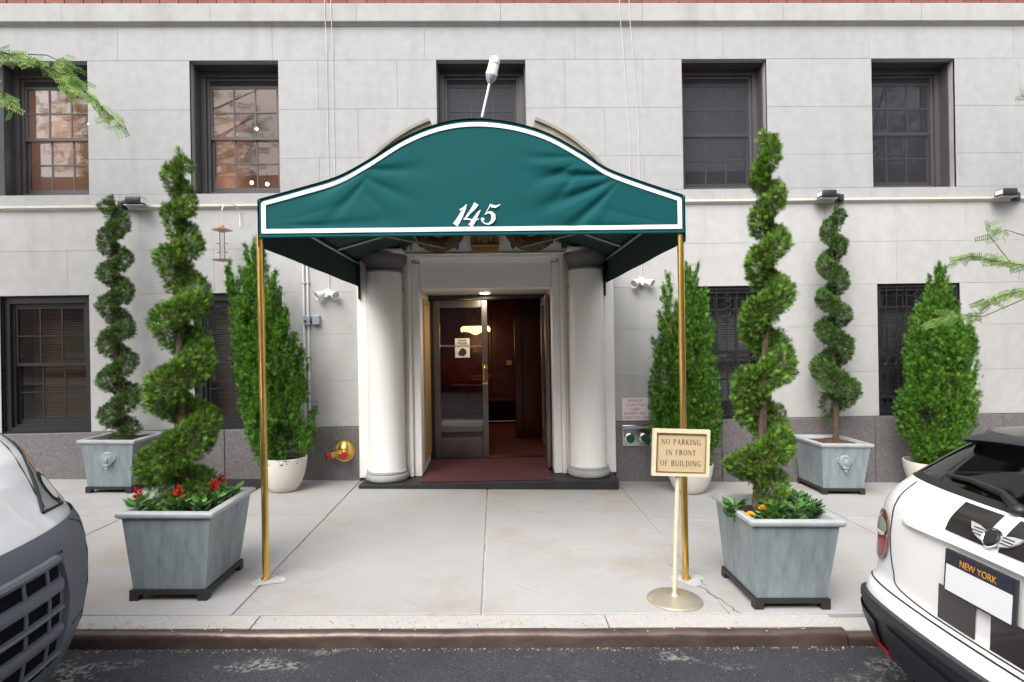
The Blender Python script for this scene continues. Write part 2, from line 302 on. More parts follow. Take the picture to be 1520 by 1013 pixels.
# ------------------------------------------------------------------ ground, pavement, kerb, road
RD = -.088
KB, KF = -3.44, -3.655           # back and front of the kerb
def ground_sheet(name, y0, y1, dz, m, x0=-60, x1=60, parent=None, n=1):
    return MB().grid([[(x, y, gz(x)+dz) for x in (x0, x1)] for y in (y0, y1)]).build(name, m, parent, fix=False)
tag(ground_sheet('ground', -200, 200, -.35, M['mortar'], -200, 200), kind='structure')
road = tag(ground_sheet('road', -13.2, KF+.02, RD, M['asphalt']), kind='structure')
pav = tag(ground_sheet('pavement', KB+.01, 0.3, -.012, M['joint']), kind='structure')
far = tag(ground_sheet('far_pavement', -17.2, -13.2, -.01, M['concrete']), kind='structure')
xs = [-14.5,-12.0,-9.5,-7.0,-5.0,-3.2,-1.42,.03,1.5,3.35,5.2,7.2,9.7,12.2,15.0]
def slab(x0, x1, y0, y1, dz=0.0):
    g = .006; c = .006; mb = MB()
    a = [(x0+g,y0+g),(x1-g,y0+g),(x1-g,y1-g),(x0+g,y1-g)]; b = [(x0+g+c,y0+g+c),(x1-g-c,y0+g+c),(x1-g-c,y1-g-c),(x0+g+c,y1-g-c)]
    V = [(x,y,gz(x)-.03+dz) for x,y in a]+[(x,y,gz(x)-c*.6+dz) for x,y in a]+[(x,y,gz(x)+dz) for x,y in b]
    mb.add(V, [(8,9,10,11)]+[(i,(i+1)%4,4+(i+1)%4,4+i) for i in range(4)]+[(4+i,4+(i+1)%4,8+(i+1)%4,8+i) for i in range(4)])
    return mb.build('concrete_slab', M['scored'] if (x0 >= -1.5 and x1 <= 1.6) else M['concrete'], pav)
# middle flags are scored with a diagonal lattice
def scored():
    m = M['concrete'].copy(); m.name = 'scored_concrete'; t = m.node_tree; N = t.nodes; L = t.links; b = N['Principled BSDF']
    src = b.inputs['Base Color'].links[0].from_socket; g = N.new('ShaderNodeNewGeometry'); sx = N.new('ShaderNodeSeparateXYZ'); L.new(g.outputs['Position'], sx.inputs[0])
    outs = []
    for op in ('ADD', 'SUBTRACT'):
        a = N.new('ShaderNodeMath'); a.operation = op; L.new(sx.outputs[0], a.inputs[0]); L.new(sx.outputs[1], a.inputs[1])
        q = N.new('ShaderNodeMath'); q.operation = 'PINGPONG'; q.inputs[1].default_value = .46; L.new(a.outputs[0], q.inputs[0])
        l = N.new('ShaderNodeMath'); l.operation = 'LESS_THAN'; l.inputs[1].default_value = .005; L.new(q.outputs[0], l.inputs[0]); outs.append(l.outputs[0])
    mx = N.new('ShaderNodeMath'); mx.operation = 'MAXIMUM'; L.new(outs[0], mx.inputs[0]); L.new(outs[1], mx.inputs[1])
    n = N.new('ShaderNodeTexNoise'); n.inputs['Scale'].default_value = 2.5; L.new(g.outputs['Position'], n.inputs[0]); r = N.new('ShaderNodeMapRange'); r.inputs[1].default_value = .42; r.inputs[2].default_value = .62; r.inputs[4].default_value = .5; L.new(n.outputs[0], r.inputs[0])
    ml = N.new('ShaderNodeMath'); ml.operation = 'MULTIPLY'; L.new(mx.outputs[0], ml.inputs[0]); L.new(r.outputs[0], ml.inputs[1])
    c = N.new('ShaderNodeMix'); c.data_type = 'RGBA'; L.new(ml.outputs[0], c.inputs[0]); L.new(src, c.inputs[6]); c.inputs[7].default_value = (.26,.24,.22,1); L.new(c.outputs[2], b.inputs['Base Color']); return m
M['scored'] = scored()
for i in range(len(xs)-1):
    if -1.5 < xs[i] < 1.0: slab(xs[i], xs[i+1], KB+.004, -.02)
    else:
        off = .1 if i % 2 else 0
        slab(xs[i], xs[i+1], KB+.004, -1.55+off); slab(xs[i], xs[i+1], -1.55+off, .02)
kerb = obj('kerb', None); tag(kerb, kind='structure')
kx = [-14.5,-12,-9.5,-7,-4.9,-3.1,-1.25,.75,2.08]
def kerb_stone(x0, x1, top, name='kerb_stone'):
    poly = [(KB,-.2),(KB,top-.004),(KB-.006,top),(KF+.052,top),(KF+.052,-.2)]; n = 5; mb = MB(); x0 += .004; x1 -= .004
    mb.add([(x,y,z+gz(x)) for x in (x0,x1) for y,z in poly], [tuple(range(n)), tuple(range(2*n-1,n-1,-1))]+[(i,n+i,n+(i+1)%n,(i+1)%n) for i in range(n)])
    mb.build(name, M['kerb'], kerb)
def kerb_steel(x0, x1, top):
    pr = [(KF+.056,-.2),(KF+.056,top-.004)]+[(KF+.036-.036*math.sin(a), top-.040+.036*math.cos(a)) for a in np.linspace(0,PI/2,7)]+[(KF,-.2)]
    n = len(pr); xs_ = np.linspace(x0, x1, 90); mb = MB()
    V = []
    for x in xs_:
        j = .0025*math.sin(x*7)+.002*math.sin(x*17)
        V += [(x,y+j,z+gz(x)+j*.6) for y,z in pr]
    F = [(a*n+i,(a+1)*n+i,(a+1)*n+i+1,a*n+i+1) for a in range(89) for i in range(n-1)]+[tuple(range(n)), tuple(89*n+i for i in range(n))]
    mb.add(V,F).build('steel_edge', M['steel'], kerb, smooth=True)
for a, b in zip(kx, kx[1:]): kerb_stone(a, b, random.uniform(-.002,.003))
kerb_steel(-14.5, 2.08, .0)
for a, b in zip([2.09,4.2,6.4,9.5,12.2], [4.2,6.4,9.5,12.2,15.0]): kerb_stone(a, b, -.02)
kerb_steel(2.09, 15.0, -.022)
def crack(pts, wd):
    mb = MB(); L_ = []; R2 = []
    for i, (x, y) in enumerate(pts):
        k = wd*(.4+.6*random.random()); L_.append((x-k, y, gz(x)+.0015)); R2.append((x+k, y+k*.4, gz(x)+.0015))
    mb.grid([L_, R2]).build('crack', M['crackdark'], pav, fix=False)
def wander(a, b, n, j): return [(a[0]+(b[0]-a[0])*i/n+random.uniform(-j,j), a[1]+(b[1]-a[1])*i/n) for i in range(n+1)]
M['crackdark'] = mat('crack_dirt', (.07,.065,.06), .95)
crack(wander((1.43,-2.92),(1.56,-3.43),14,.012), .005); crack(wander((1.44,-2.95),(1.36,-2.62),9,.010), .003)
# broken corner of the last high kerb stone, patches of worn paint on the road, grit in the gutter
def patch(name, cx, cy, rx, ry, label, cat, m, z, parent=None):
    n = 26; V = [(cx, cy, gz(cx)+z)]; ph = random.random()*6
    for i in range(n):
        a = 2*PI*i/n; k = 1+.22*math.sin(3*a+ph)+random.uniform(-.16,.16); x = cx+rx*k*math.cos(a); V.append((x, cy+ry*k*math.sin(a), gz(x)+z))
    return MB().add(V, [(0,1+i,1+(i+1)%n) for i in range(n)]).build(name, m, parent, fix=False)
def grit(name, n, xr, yfun, zoff, size, m, label):
    mb = MB()
    for _ in range(n):
        x = random.uniform(*xr); y = yfun(); s = random.uniform(*size); a = random.random()*6.3; z = gz(x)+zoff
        pts = [(x+s*math.cos(a+k*2.1)*random.uniform(.6,1), y+s*math.sin(a+k*2.1)*random.uniform(.6,1), z) for k in range(3)]
        mb.add(pts+[(x, y, z+s*.7)], [(0,1,3),(1,2,3),(2,0,3)])
    o = mb.build(name, m); tag(o, label, 'grit', kind='stuff'); return o
grit('gutter_litter', 420, (-3.2,3.0), lambda: KF-.004-abs(random.gauss(0,.02)), RD+.001, (.002,.010), M['debris'], 'tan leaf crumbs and grit lying along the kerb gutter')
grit('loose_gravel', 600, (-3.2,3.2), lambda: KF-.02-random.random()**1.3*.55, RD+.001, (.002,.006), mat('pebble', (.26,.25,.24), .9, var=(30,.8,(.12,.12,.12)), coords='World'), 'small pale stones scattered over the black asphalt')
grit('kerb_crumbs', 300, (-2.6,2.08), lambda: KF+.085+random.gauss(0,.03), .0, (.002,.013), mat('kerb_leaf_crumb', (.62,.50,.34), .9, var=(14,.9,(.36,.26,.17)), coords='World'), 'dry yellowish blossom crumbs caught on the kerb edge')

# ------------------------------------------------------------------ the building
XC = .04                          # middle of the entrance
bld = thing('apartment_building', 'pale limestone apartment building with green awning entrance and granite base', 'building')
XL, XR_ = -14.5, 15.0
UW = [(-5.44,-4.43),(-3.29,-2.29),(-.49,.54),(2.36,3.36),(4.61,5.61)]
LW = [(-5.44,-4.45),(-3.29,-2.29),(2.36,3.36),(4.635,5.63)]
ZU = [3.20,3.335,3.73,4.29,4.85,5.24]; ZL = [.65,1.175,1.71,2.20,2.70,3.20]
wall = MB()
blocks = []
def course(z0, z1, holes, k, m):
    seg = []; x = XL
    for a, b in holes: seg.append((x, a)); x = b
    seg.append((x, XR_))
    for a, b in seg:
        wall.box(a, b, .006, .36, z0, z1)
        cuts = [a]; L = b-a
        if L > 1.6:
            n = max(2, round(L/1.7)); offs = .5*(L/n) if (k % 2 and n > 1) else 0
            base = [a+L*i/n for i in range(1, n)]
            if offs: base = [q-offs for q in base]+[b-offs]
            cuts += [q for q in base if q-cuts[0] > .3 and b-q > .3]
        cuts.append(b)
        for p, q in zip(cuts, cuts[1:]): blocks.append((p, q, z0, z1, m))
for k, (a, b) in enumerate(zip(ZU, ZU[1:])):
    h = [] if (a < 3.3 or a > 4.8) else UW
    course(a, b, h, k, M['stone'])
for k, (a, b) in enumerate(zip(ZL, ZL[1:])):
    h = list(LW) if b <= 2.21 else []
    h.append((XC-1.455, XC+1.455)); h.sort()
    course(a, b, h, k+1, M['stone_low'])
wall_o = wall.build('wall', M['mortar'], bld)
for p, q, a, b, m in blocks:
    g = .0011; gp = g if p not in [e for wv in UW+LW for e in wv] else 0; gq = g if q not in [e for wv in UW+LW for e in wv] else 0
    MB().face_box(p+gp, q-gq, a+g, b-g, random.uniform(-.0008,.0008), .03, .0012).build('limestone_block', m, wall_o)
# granite base
bx = [XL,-12.6,-11.0,-9.3,-7.6,-6.0,-4.2,-2.95,XC-1.462]; bx2 = [XC+1.462,2.75,4.565,6.1,7.9,9.7,11.5,13.2,XR_]
for B in (bx, bx2):
    for a, b in zip(B, B[1:]): MB().face_box(a+.003, b-.003, -.45, .645, -.035, .2, .006).build('granite_slab', M['granite'], wall_o)
# ledge (string course) and cornice
MB().extr_x([(.05,3.155),(-.010,3.158),(-.030,3.176),(-.045,3.180),(-.045,3.200),(-.02,3.208),(.05,3.208)], XL, XR_).build('ledge', M['ledge'], bld)
cxs = [XL+i*1.64 for i in range(19)]
for a, b in zip(cxs, cxs[1:]):
    MB().extr_x([(.2,5.235),(-.008,5.235),(-.018,5.246),(-.052,5.262),(-.06,5.27),(-.06,5.463),(-.05,5.473),(.2,5.488)], a+.0015, b-.0015).build('cornice_stone', M['cornice'], wall_o)
# brick above the cornice
mbk = mat('upper_brick', (.24,.085,.07), .9); t_ = mbk.node_tree; g_ = t_.nodes.new('ShaderNodeNewGeometry'); sx_ = t_.nodes.new('ShaderNodeSeparateXYZ'); cx_ = t_.nodes.new('ShaderNodeCombineXYZ'); br_ = t_.nodes.new('ShaderNodeTexBrick')
t_.links.new(g_.outputs['Position'], sx_.inputs[0]); t_.links.new(sx_.outputs[0], cx_.inputs[0]); t_.links.new(sx_.outputs[2], cx_.inputs[1]); t_.links.new(cx_.outputs[0], br_.inputs[0])
for k_, v_ in (('Color1',(.22,.085,.07,1)),('Color2',(.15,.058,.048,1)),('Mortar',(.30,.27,.24,1)),('Scale',1.0),('Mortar Size',.006),('Brick Width',.213),('Row Height',.072)): br_.inputs[k_].default_value = v_
t_.links.new(br_.outputs[0], t_.nodes['Principled BSDF'].inputs['Base Color'])
MB().box(XL, XR_, .035, .36, 5.49, 9.5).build('brick_backing', mbk, bld)
bme = MB().face_box(0, .203, 0, .062, 0, .05, .003).mesh('brick', M['brick'])
for c in range(2):
    for i in range(74): obj('brick', bme, wall_o, (-8.3+i*.213+(c % 2)*.1, .02+random.uniform(-.003,.003), 5.492+c*.072))

def ring(mb, x0, x1, z0, z1, t, y0, y1, tb=None, tt=None):
    tb = tb or t; tt = tt or t
    mb.box(x0, x0+t, y0, y1, z0, z1); mb.box(x1-t, x1, y0, y1, z0, z1); mb.box(x0+t, x1-t, y0, y1, z1-tt, z1); mb.box(x0+t, x1-t, y0, y1, z0, z0+tb); return mb
def interior(parent, x0, x1, z0, z1, y0, y1, m):
    v = [(x,y,z) for z in (z0,z1) for y in (y0,y1) for x in (x0,x1)]
    MB().add(v, [(0,1,3,2),(4,6,7,5),(2,3,7,6),(0,2,6,4),(1,5,7,3)]).build('interior', m, parent, fix=False)
def window(x0, x1, z0, z1, fm, inner, gl, style):
    y = .10 if style == 'upper' else .03; yf = y+.14 if style == 'upper' else y+.02
    mb = MB(); ring(mb, x0+.001, x1-.001, z0+.001, z1-.001, .012, y, .355)
    ring(mb, x0+.013, x1-.013, z0+.013, z1-.013, .055, yf, .35, .045, .07)
    ring(mb, x0+.068, x1-.068, z0+.058, z1-.083, .032, yf+.035, .345)
    win = mb.build('window', fm, bld)
    a, b = x0+.1, x1-.1; lo, hi = z0+.09, z1-.115
    if style == 'upper':      # dark shade box under the head
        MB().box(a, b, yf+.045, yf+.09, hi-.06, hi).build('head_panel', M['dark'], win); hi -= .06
    mid = (lo+hi)/2+.01
    for (s0, s1, ys, bt) in ((mid-.02, hi, yf+.045, .036), (lo, mid+.02, yf+.078, .05)):
        sm = MB(); ring(sm, a, b, s0, s1, .026, ys, ys+.03, bt, .03); sm.build('sash', fm, win)
        ga, gb, g0, g1 = a+.026, b-.026, s0+bt, s1-.03; pw, ph = (gb-ga)/3, (g1-g0)/2
        pm = MB().box(.0, pw, 0, .004, 0, ph).mesh('pane', gl)
        for i in range(3):
            for j in range(2): obj('pane', pm, win, (ga+i*pw, ys+.010, g0+j*ph))
        mu = MB().box(-.0085, .0085, 0, .006, 0, g1-g0).mesh('muntin', fm)
        for i in (1, 2): obj('muntin', mu, win, (ga+i*pw, ys+.0035, g0))
        obj('muntin', MB().box(0, gb-ga, 0, .005, -.0075, .0075).mesh('muntin', fm), win, (ga, ys-.002, g0+ph))
    if gl == M['glass_dark']:          # insect screen before the sashes
        MB().add([(a,yf+.034,lo),(b,yf+.034,lo),(b,yf+.034,hi),(a,yf+.034,hi)], [(0,1,2,3)]).build('insect_screen', M['screen'], win, fix=False)
    interior(win, x0+.01, x1-.01, z0+.01, z1-.01, .356, 1.9 if inner == M['terracotta'] else .9, inner)
    return win, (a, b, lo, hi)
def lamp_bulb(x, y, z, label, en, r=.02):
    t = thing('ceiling_lamp', label, 'lamp', (x, y, z), group='small glowing lamps in the room behind the windows')
    MB().blob((0,0,0), (r,r,r), 10, 6).build('bulb', M['bulb'], t, True); MB().tube([(0,0,r*.8),(0,0,.16)], .004, 6).build('cord', M['black'], t)
    pl = bpy.data.lights.new('ceiling_lamp_light', 'POINT'); pl.energy = en; pl.color = (1,.84,.68); pl.shadow_soft_size = .03; obj('ceiling_lamp_source', pl, t, (0,0,-.06))
    MB().lathe([(.006,r*.9),(.02,r*1.3),(.018,r*1.9),(.005,r*2.2)], 12).build('socket', M['black'], t, True)
for i, (a, b) in enumerate(UW):
    win, _ = window(a, b, 3.335, 4.85, M['bronze'], M['terracotta'] if i < 2 else M['dark'], M['glass'] if i < 2 else M['glass_dark'], 'upper')
    win['label'] = ['bronze framed window with leafy twig across it', 'bronze framed window with glowing lamps inside', 'dark window partly behind the green awning', 'dark bronze framed window with twelve panes', 'dark bronze framed window furthest along the wall'][i]
for x, z, l in [(-2.93,4.42,'glowing lamp in upper left pane of lit window'),(-2.55,4.44,'glowing lamp in upper right pane of lit window'),(-3.0,3.72,'lowest left glowing lamp in lit window'),(-2.80,3.70,'middle of the three low glowing lamps in lit window'),(-2.63,3.68,'right hand low glowing lamp in lit window'),(-5.06,4.5,'added fill lamp brightening the room beside the leafy twig'),(-4.75,4.0,'second added fill lamp, low in the room beside the leafy twig')]: lamp_bulb(x, 1.0, z, l, .5 if x > -4 else 1.5)  # the last two are added to brighten that room, no bulb visible there
for i, (a, b) in enumerate(LW):
    win, (p, q, lo, hi) = window(a, b, .652, 2.20, M['black'], M['dark'], M['glass'], 'lower')
    win['label'] = ['black framed sash window with tan blind near parked van', 'black framed sash window behind spiral topiary', 'barred window behind spiral topiary', 'barred window beside broad potted evergreen'][i]
    bl = MB(); z = lo+.02 if i < 2 else lo+.1
    while z < hi:
        ya = .38; bl.add([(p-.02,ya-.010,z-.012),(q+.02,ya-.010,z-.012),(q+.02,ya+.010,z+.012),(p-.02,ya+.010,z+.012)], [(0,1,2,3)]); z += .03
    bl.build('blind', M['blind_tan'] if i < 2 else M['blind_grey'], win, fix=False)['kind'] = 'stuff'
    if i >= 2:                 # wrought iron grille
        gr = MB()
        ring(gr, a+.012, b-.012, .675, 2.18, .022, .03, .052)
        for zz in (1.22, 1.36, 1.93, .86): gr.box(a+.034, b-.034, .034, .048, zz-.009, zz+.009)
        for k in range(1, 8):
            x = a+.012+(b-a-.024)*k/8; gr.box(x-.006, x+.006, .036, .046, .697, 2.158)
        for k in range(8):
            x = a+.012+(b-a-.024)*(k+.5)/8
            gr.tube([(x+.045*math.cos(t), .030, 1.29+.05*math.sin(t)) for t in np.linspace(0, 2*PI, 17)], .0055, 6, False)
        for zz in (1.98,2.06,1.90,1.82):
            gr.tube([(( a+b)/2+.04*math.cos(t), .026, zz+.038*math.sin(t)) for t in np.linspace(0, 2*PI, 17)], .006, 6, False)
        gr.build('iron_grille', M['black'], win)

# ---- entrance portal
PZ = .075                          # top of the step
por = MB()
por.box(XC-1.455, XC-.89, -.06, .30, PZ+.004, 2.60); por.box(XC+.89, XC+1.455, -.06, .30, PZ+.004, 2.60)     # pilaster backing
por.box(XC-1.455, XC+1.455, -.06, .30, 2.602, 3.20)
por.bbox(XC-1.46, XC-1.345, -.10, .1, PZ+.002, 2.60, .012); por.bbox(XC+1.345, XC+1.46, -.10, .1, PZ+.002, 2.60, .012)
surround = por.build('portal_surround', M['paint'], bld)
arch = MB()
for s in (-1, 1):
    x = XC+s*.89
    arch.bbox(min(x,x-s*.045), max(x,x-s*.045), -.115, .2, PZ+.003, 2.585, .01)
    arch.bbox(min(x-s*.046,x-s*.135), max(x-s*.046,x-s*.135), -.075, .2, PZ+.003, 2.50, .008)
    arch.bbox(min(x+s*.002,x+s*.03), max(x+s*.002,x+s*.03), -.085, .2, PZ+.003, 2.598, .006)
arch.bbox(XC-.844, XC+.844, -.113, .2, 2.545, 2.584, .01); arch.bbox(XC-.752, XC+.752, -.055, .22, 2.205, 2.544, .006)
arch.bbox(XC-.93, XC+.93, -.14, .15, 2.586, 2.604, .006)
arch.build('door_architrave', M['paint'], bld)
ent = MB()                        # entablature above, half hidden by the awning
ent.bbox(XC-1.40, XC+1.40, -.12, .1, 2.605, 3.05, .004)
ent.bbox(XC-1.46, XC+1.46, -.34, .1, 3.055, 3.15, .02); ent.bbox(XC-1.5, XC+1.5, -.38, .1, 3.152, 3.23, .015)
for s in (-1, 1): ent.bbox(XC+s*1.134-.23, XC+s*1.134+.23, -.36, .1, 2.585, 2.63, .008)
ent.build('entablature', M['paint'], bld)
for s in (-1, 1):                 # garland lunettes and end tassels in the frieze
    n = 40; mb = MB(); c = (XC+s*.53, 2.905); P = []
    for j in range(9):
        row = []
        for i in range(n+1):
            a = PI+PI*i/n; r = .12+.17*j/8; bump_ = .03*math.sin(PI*j/8)+.008*math.sin(a*31+j*2.1)
            row.append((c[0]+r*1.1*math.cos(a), -.122-max(bump_,0), c[1]+r*math.sin(a)))
        P.append(row)
    mb.grid(P); mb.build('garland', M['ornament'], bld, True)
    for dx in (.22, -.36):
        t = MB(); x = XC+s*(.53-dx)+s*.01
        t.bbox(x-.028, x+.028, -.145, -.11, 2.68, 2.95, .006); t.prism([(x-.028,2.678),(x+.028,2.678),(x+.02,2.655),(x,2.64),(x-.02,2.655)], -.14, -.118)
        t.build('tassel', M['darkcap'], bld)
    t = MB(); x = XC+s*1.02; t.bbox(x-.02, x+.02, -.14, -.11, 2.68, 2.9, .006); t.build('tassel', M['darkcap'], bld)
ks = MB()
for k, x in enumerate((-.13,-.065,.0,.065,.13)):
    ks.bbox(XC+x-.031, XC+x+.031, -.19+abs(k-2)*.008, -.1, 2.695, 3.04, .012)
ks.bbox(XC-.165, XC+.165, -.21, -.1, 2.665, 2.694, .01); ks.bbox(XC-.15, XC+.15, -.17, -.1, 2.612, 2.663, .008)
ks.build('keystone', mat('carved_brown_stone', (.42,.22,.10), .6, var=(14,.8,(.22,.11,.05)), coords='World'), bld)
for s in (-1, 1):
    cx, cyy = XC+s*1.134, -.155
    c = MB(); c.lathe([(.212,PZ+.115),(.205,PZ+.14),(.203,.8),(.201,1.6),(.19,2.385)], 48, (cx,cyy,0)); col = c.build('column', M['paint'], bld, True)
    c = MB(); c.lathe([(.222,PZ+.004),(.238,PZ+.02),(.242,PZ+.045),(.236,PZ+.068),(.22,PZ+.078),(.216,PZ+.084),(.226,PZ+.092),(.224,PZ+.108),(.213,PZ+.114)], 48, (cx,cyy,0)); c.build('base', M['greystone'], col, True)
    c = MB(); c.lathe([(.192,2.387),(.205,2.395),(.207,2.41),(.198,2.42),(.20,2.455),(.212,2.485),(.234,2.52),(.24,2.545),(.24,2.582)], 48, (cx,cyy,0)); c.build('capital', M['darkcap'], col, True)
# curved broken pediment
for s in (-1, 1):
    for k, (r0_, r1_, y0) in enumerate(((1.60,1.665,-.34),(1.668,1.70,-.38),(1.52,1.597,-.26))):
        poly = []
        A = np.linspace(math.radians(36), math.radians(70), 18)
        poly = [(XC+s*r1_*math.cos(a), 2.45+r1_*math.sin(a)) for a in A]+[(XC+s*r0_*math.cos(a), 2.45+r0_*math.sin(a)) for a in A[::-1]]
        MB().prism(poly, y0, .02).build('pediment_moulding', M['tanstone'], bld)
tym = [(XC+1.515*math.cos(a), 2.36+1.515*math.sin(a)) for a in np.linspace(math.radians(36), math.radians(144), 30)]
MB().prism(tym+[(XC-1.2,3.235),(XC+1.2,3.235)], -.06, -.004).build('tympanum', M['tanstone'], bld)
# step
st = MB(); x0, x1 = XC-1.40, XC+1.42
st.bbox(x0, x1, -.43, .84, -.2, PZ, .008); step = st.build('entrance_step', M['slate'], bld)
st = MB()                          # flush slate strip beside the bowl planter
P = [(-3.25,-.55),(-2.42,-.55),(-2.42,-.04),(-3.25,-.04)]
st.add([(x,y,gz(x)+.012) for x,y in P]+[(x,y,gz(x)-.02) for x,y in P], [(0,1,2,3),(0,4,5,1),(1,5,6,2),(2,6,7,3),(3,7,4,0)]); st.build('slate_strip', M['slate'], pav)
# porch recess: jambs, soffit, oak panels
rec = MB()
rec.box(XC-.90, XC-.757, .201, .86, PZ+.003, 2.5); rec.box(XC+.757, XC+.90, .201, .86, PZ+.003, 2.5); rec.box(XC-.756, XC+.756, .221, .86, 2.206, 2.5)
rec.build('porch_reveal', M['paint'], bld)
for s in (-1, 1):
    x = XC+s*.756
    mb = MB(); mb.bbox(min(x,x-s*.012), max(x,x-s*.012), .26, .78, .26, 2.06, .004); pn = mb.build('jamb_panel', M['oak'], bld)
    mb = MB()
    for (ya,yb,za,zb) in ((.22,.255,.2,2.12),(.785,.82,.2,2.12),(.256,.784,2.065,2.12),(.256,.784,.2,.255)): mb.bbox(min(x,x-s*.02), max(x,x-s*.02), ya, yb, za, zb, .004)
    mb.build('panel_moulding', M['oak'], pn)
MB().lathe([(.001,2.200),(.075,2.200),(.08,2.203),(.08,2.215),(.001,2.216)], 28, (XC-.02,.55,0)).build('downlight_trim', M['white'], bld, True)
dl = thing('recessed_downlight', 'round lit downlight in the porch ceiling above the door', 'lamp', (XC-.02,.55,2.197))
MB().lathe([(.001,-.006),(.05,-.005),(.062,.001),(.001,.0015)], 28).build('lens', M['downlight'], dl, True)
pl = bpy.data.lights.new('downlight_light', 'AREA'); pl.shape = 'DISK'; pl.size = .11; pl.energy = 4.0; pl.color = (1,.85,.65)
plo = obj('downlight_source', pl, dl, (0,0,-.012))
# doors
DY = .86
fr = MB(); ring(fr, XC-.757, XC+.757, PZ+.002, 2.204, .05, DY, DY+.12, .02, .05); fr.build('door_frame', M['black'], bld)
def door_leaf(name, parent, label):
    W = .705; H = 2.045; mb = MB()
    mb.bbox(0, .085, 0, .045, 0, H, .005); mb.bbox(W-.075, W, 0, .045, 0, H, .005); mb.bbox(.086, W-.076, .001, .044, H-.095, H, .005); mb.bbox(.086, W-.076, .001, .044, 0, .26, .005)
    mb.bbox(.086, W-.076, .001, .044, .33, .40, .005)
    d = mb.build('door', M['doormetal'], parent); d['label'] = label
    MB().box(.087, W-.077, .02, .026, .40, H-.096).build('pane', M['doorglass'], d); MB().box(.087, W-.077, .012, .03, .262, .328).build('kick_panel', M['bronze'], d)
    hd = MB(); hx = W-.04; hd.tube([(hx,0,1.18),(hx,-.05,1.18),(hx-.01,-.065,1.165),(hx-.01,-.065,.99),(hx,-.05,.975),(hx,0,.975)], .011, 10); hd.bbox(hx-.03,hx+.03,-.004,.0,1.15,1.21,.002).bbox(hx-.03,hx+.03,-.004,0,.945,1.005,.002)
    hd.build('handle', M['brass'], d, True); return d
M['doorglass'] = glass_mat('door_glass', (.82,.80,.78), 1.8)
d1 = door_leaf('door', bld, 'closed glass and metal door leaf with notice'); d1.location = (XC-.706, DY+.03, PZ+.022)
d2 = door_leaf('door', bld, 'open glass and metal door leaf seen edge-on'); d2.location = (XC+.735, DY-.72, PZ+.022); d2.rotation_euler = (0,0,PI/2)
# lobby behind the doors
lob = MB(); lx0, lx1, ly1, lz = XC-1.6, XC+1.25, 4.6, 2.75
v = [(x,y,z) for z in (PZ,lz) for y in (DY+.13,ly1) for x in (lx0,lx1)]
lob.add(v, [(4,6,7,5),(2,3,7,6),(0,2,6,4),(1,5,7,3)]); lobby = lob.build('lobby_shell', M['mahog'], bld, fix=False)
MB().add([(lx0,DY+.125,PZ),(XC-.757,DY+.125,PZ),(XC-.757,DY+.125,lz),(lx0,DY+.125,lz),(XC+.757,DY+.125,PZ),(lx1,DY+.125,PZ),(lx1,DY+.125,lz),(XC+.757,DY+.125,lz),(XC-.757,DY+.125,2.2),(XC+.757,DY+.125,2.2)], [(0,1,2,3),(4,5,6,7),(8,9,7,2)]).build('lobby_inner_wall', M['mahog'], bld, fix=False)
MB().box(lx0, lx1, DY+.0, ly1, PZ-.05, PZ-.002).build('lobby_floor', M['carpet'], bld)
for k in range(5):
    x = lx0+.1+k*.54
    for z0, z1 in ((.25,.95),(1.05,2.45)):
        mb = MB(); mb.bbox(x, x+.46, ly1-.03, ly1-.002, z0, z1, .012); mb.bbox(x+.06, x+.40, ly1-.045, ly1-.029, z0+.06, z1-.06, .012); mb.build('wood_panel', M['mahog'], bld)
for s, X in ((-1,lx0),(1,lx1)):
    for k in range(5):
        y = DY+.3+k*.66
        for z0, z1 in ((.25,.95),(1.05,2.45)):
            mb = MB(); a, b = (X+.002, X+.03) if s < 0 else (X-.03, X-.002); mb.bbox(a, b, y, y+.56, z0, z1, .01); mb.build('wood_panel', M['mahog'], bld)
# inner pair of wooden posts that frame the view into the lobby
MB().bbox(XC+.40, XC+.52, 2.5, 2.62, PZ, 2.6, .01).bbox(XC+.52, XC+1.24, 2.52, 2.6, PZ, 2.6, .005).build('inner_partition', M['mahog'], bld)
MB().bbox(XC-.9, XC+.4, 2.5, 2.6, 2.25, 2.74, .01).build('inner_header', M['mahog'], bld)
sc_ = thing('lobby_lamp', 'glowing crystal lamp inside the lobby, seen above the notice', 'lamp', (XC-.24, 3.6, 1.82))
MB().lathe([(.02,-.10),(.10,-.06),(.19,-.035),(.23,.0),(.235,.035),(.22,.045)], 28).build('crystal_bowl', M['warmlamp'], sc_, True)
for k in range(18):
    a = 2*PI*k/18; MB().lathe([(.002,-.05),(.012,-.03),(.012,.01),(.004,.03)], 6, (.243*math.cos(a), .243*math.sin(a), 0)).build('crystal_drop', M['warmlamp'], sc_)
MB().lathe([(.005,.04),(.24,.046),(.24,.06),(.02,.075),(.012,.5),(.012,.93)], 24).build('stem', M['brass'], sc_, True)
pl = bpy.data.lights.new('lobby_lamp_light', 'POINT'); pl.energy = 2.6; pl.color = (1,.58,.25); pl.shadow_soft_size = .15
obj('lobby_lamp_source', pl, sc_, (0,-.25,-.25))
t = thing('switch_plate', 'small brass plate on the dark lobby panelling', 'plate', (XC+.36, 4.55, 1.19)); MB().bbox(-.05,.05,-.008,0,-.045,.045,.003).build('plate', M['brass'], t); MB().bbox(-.008,.008,-.018,-.008,-.012,.012,.002).build('toggle', M['brass'], t)
t = thing('wooden_bench', 'low mahogany bench against the lobby back wall', 'bench', (XC+.30, 4.3, PZ))
MB().bbox(-.45,.45,-.2,.2,.42,.47,.01).build('seat', M['mahog'], t)
for sx in (-.4,.36):
    for sy in (-.17,.13): MB().bbox(sx,sx+.04,sy,sy+.04,0,.419,.004).build('leg', M['mahog'], t)
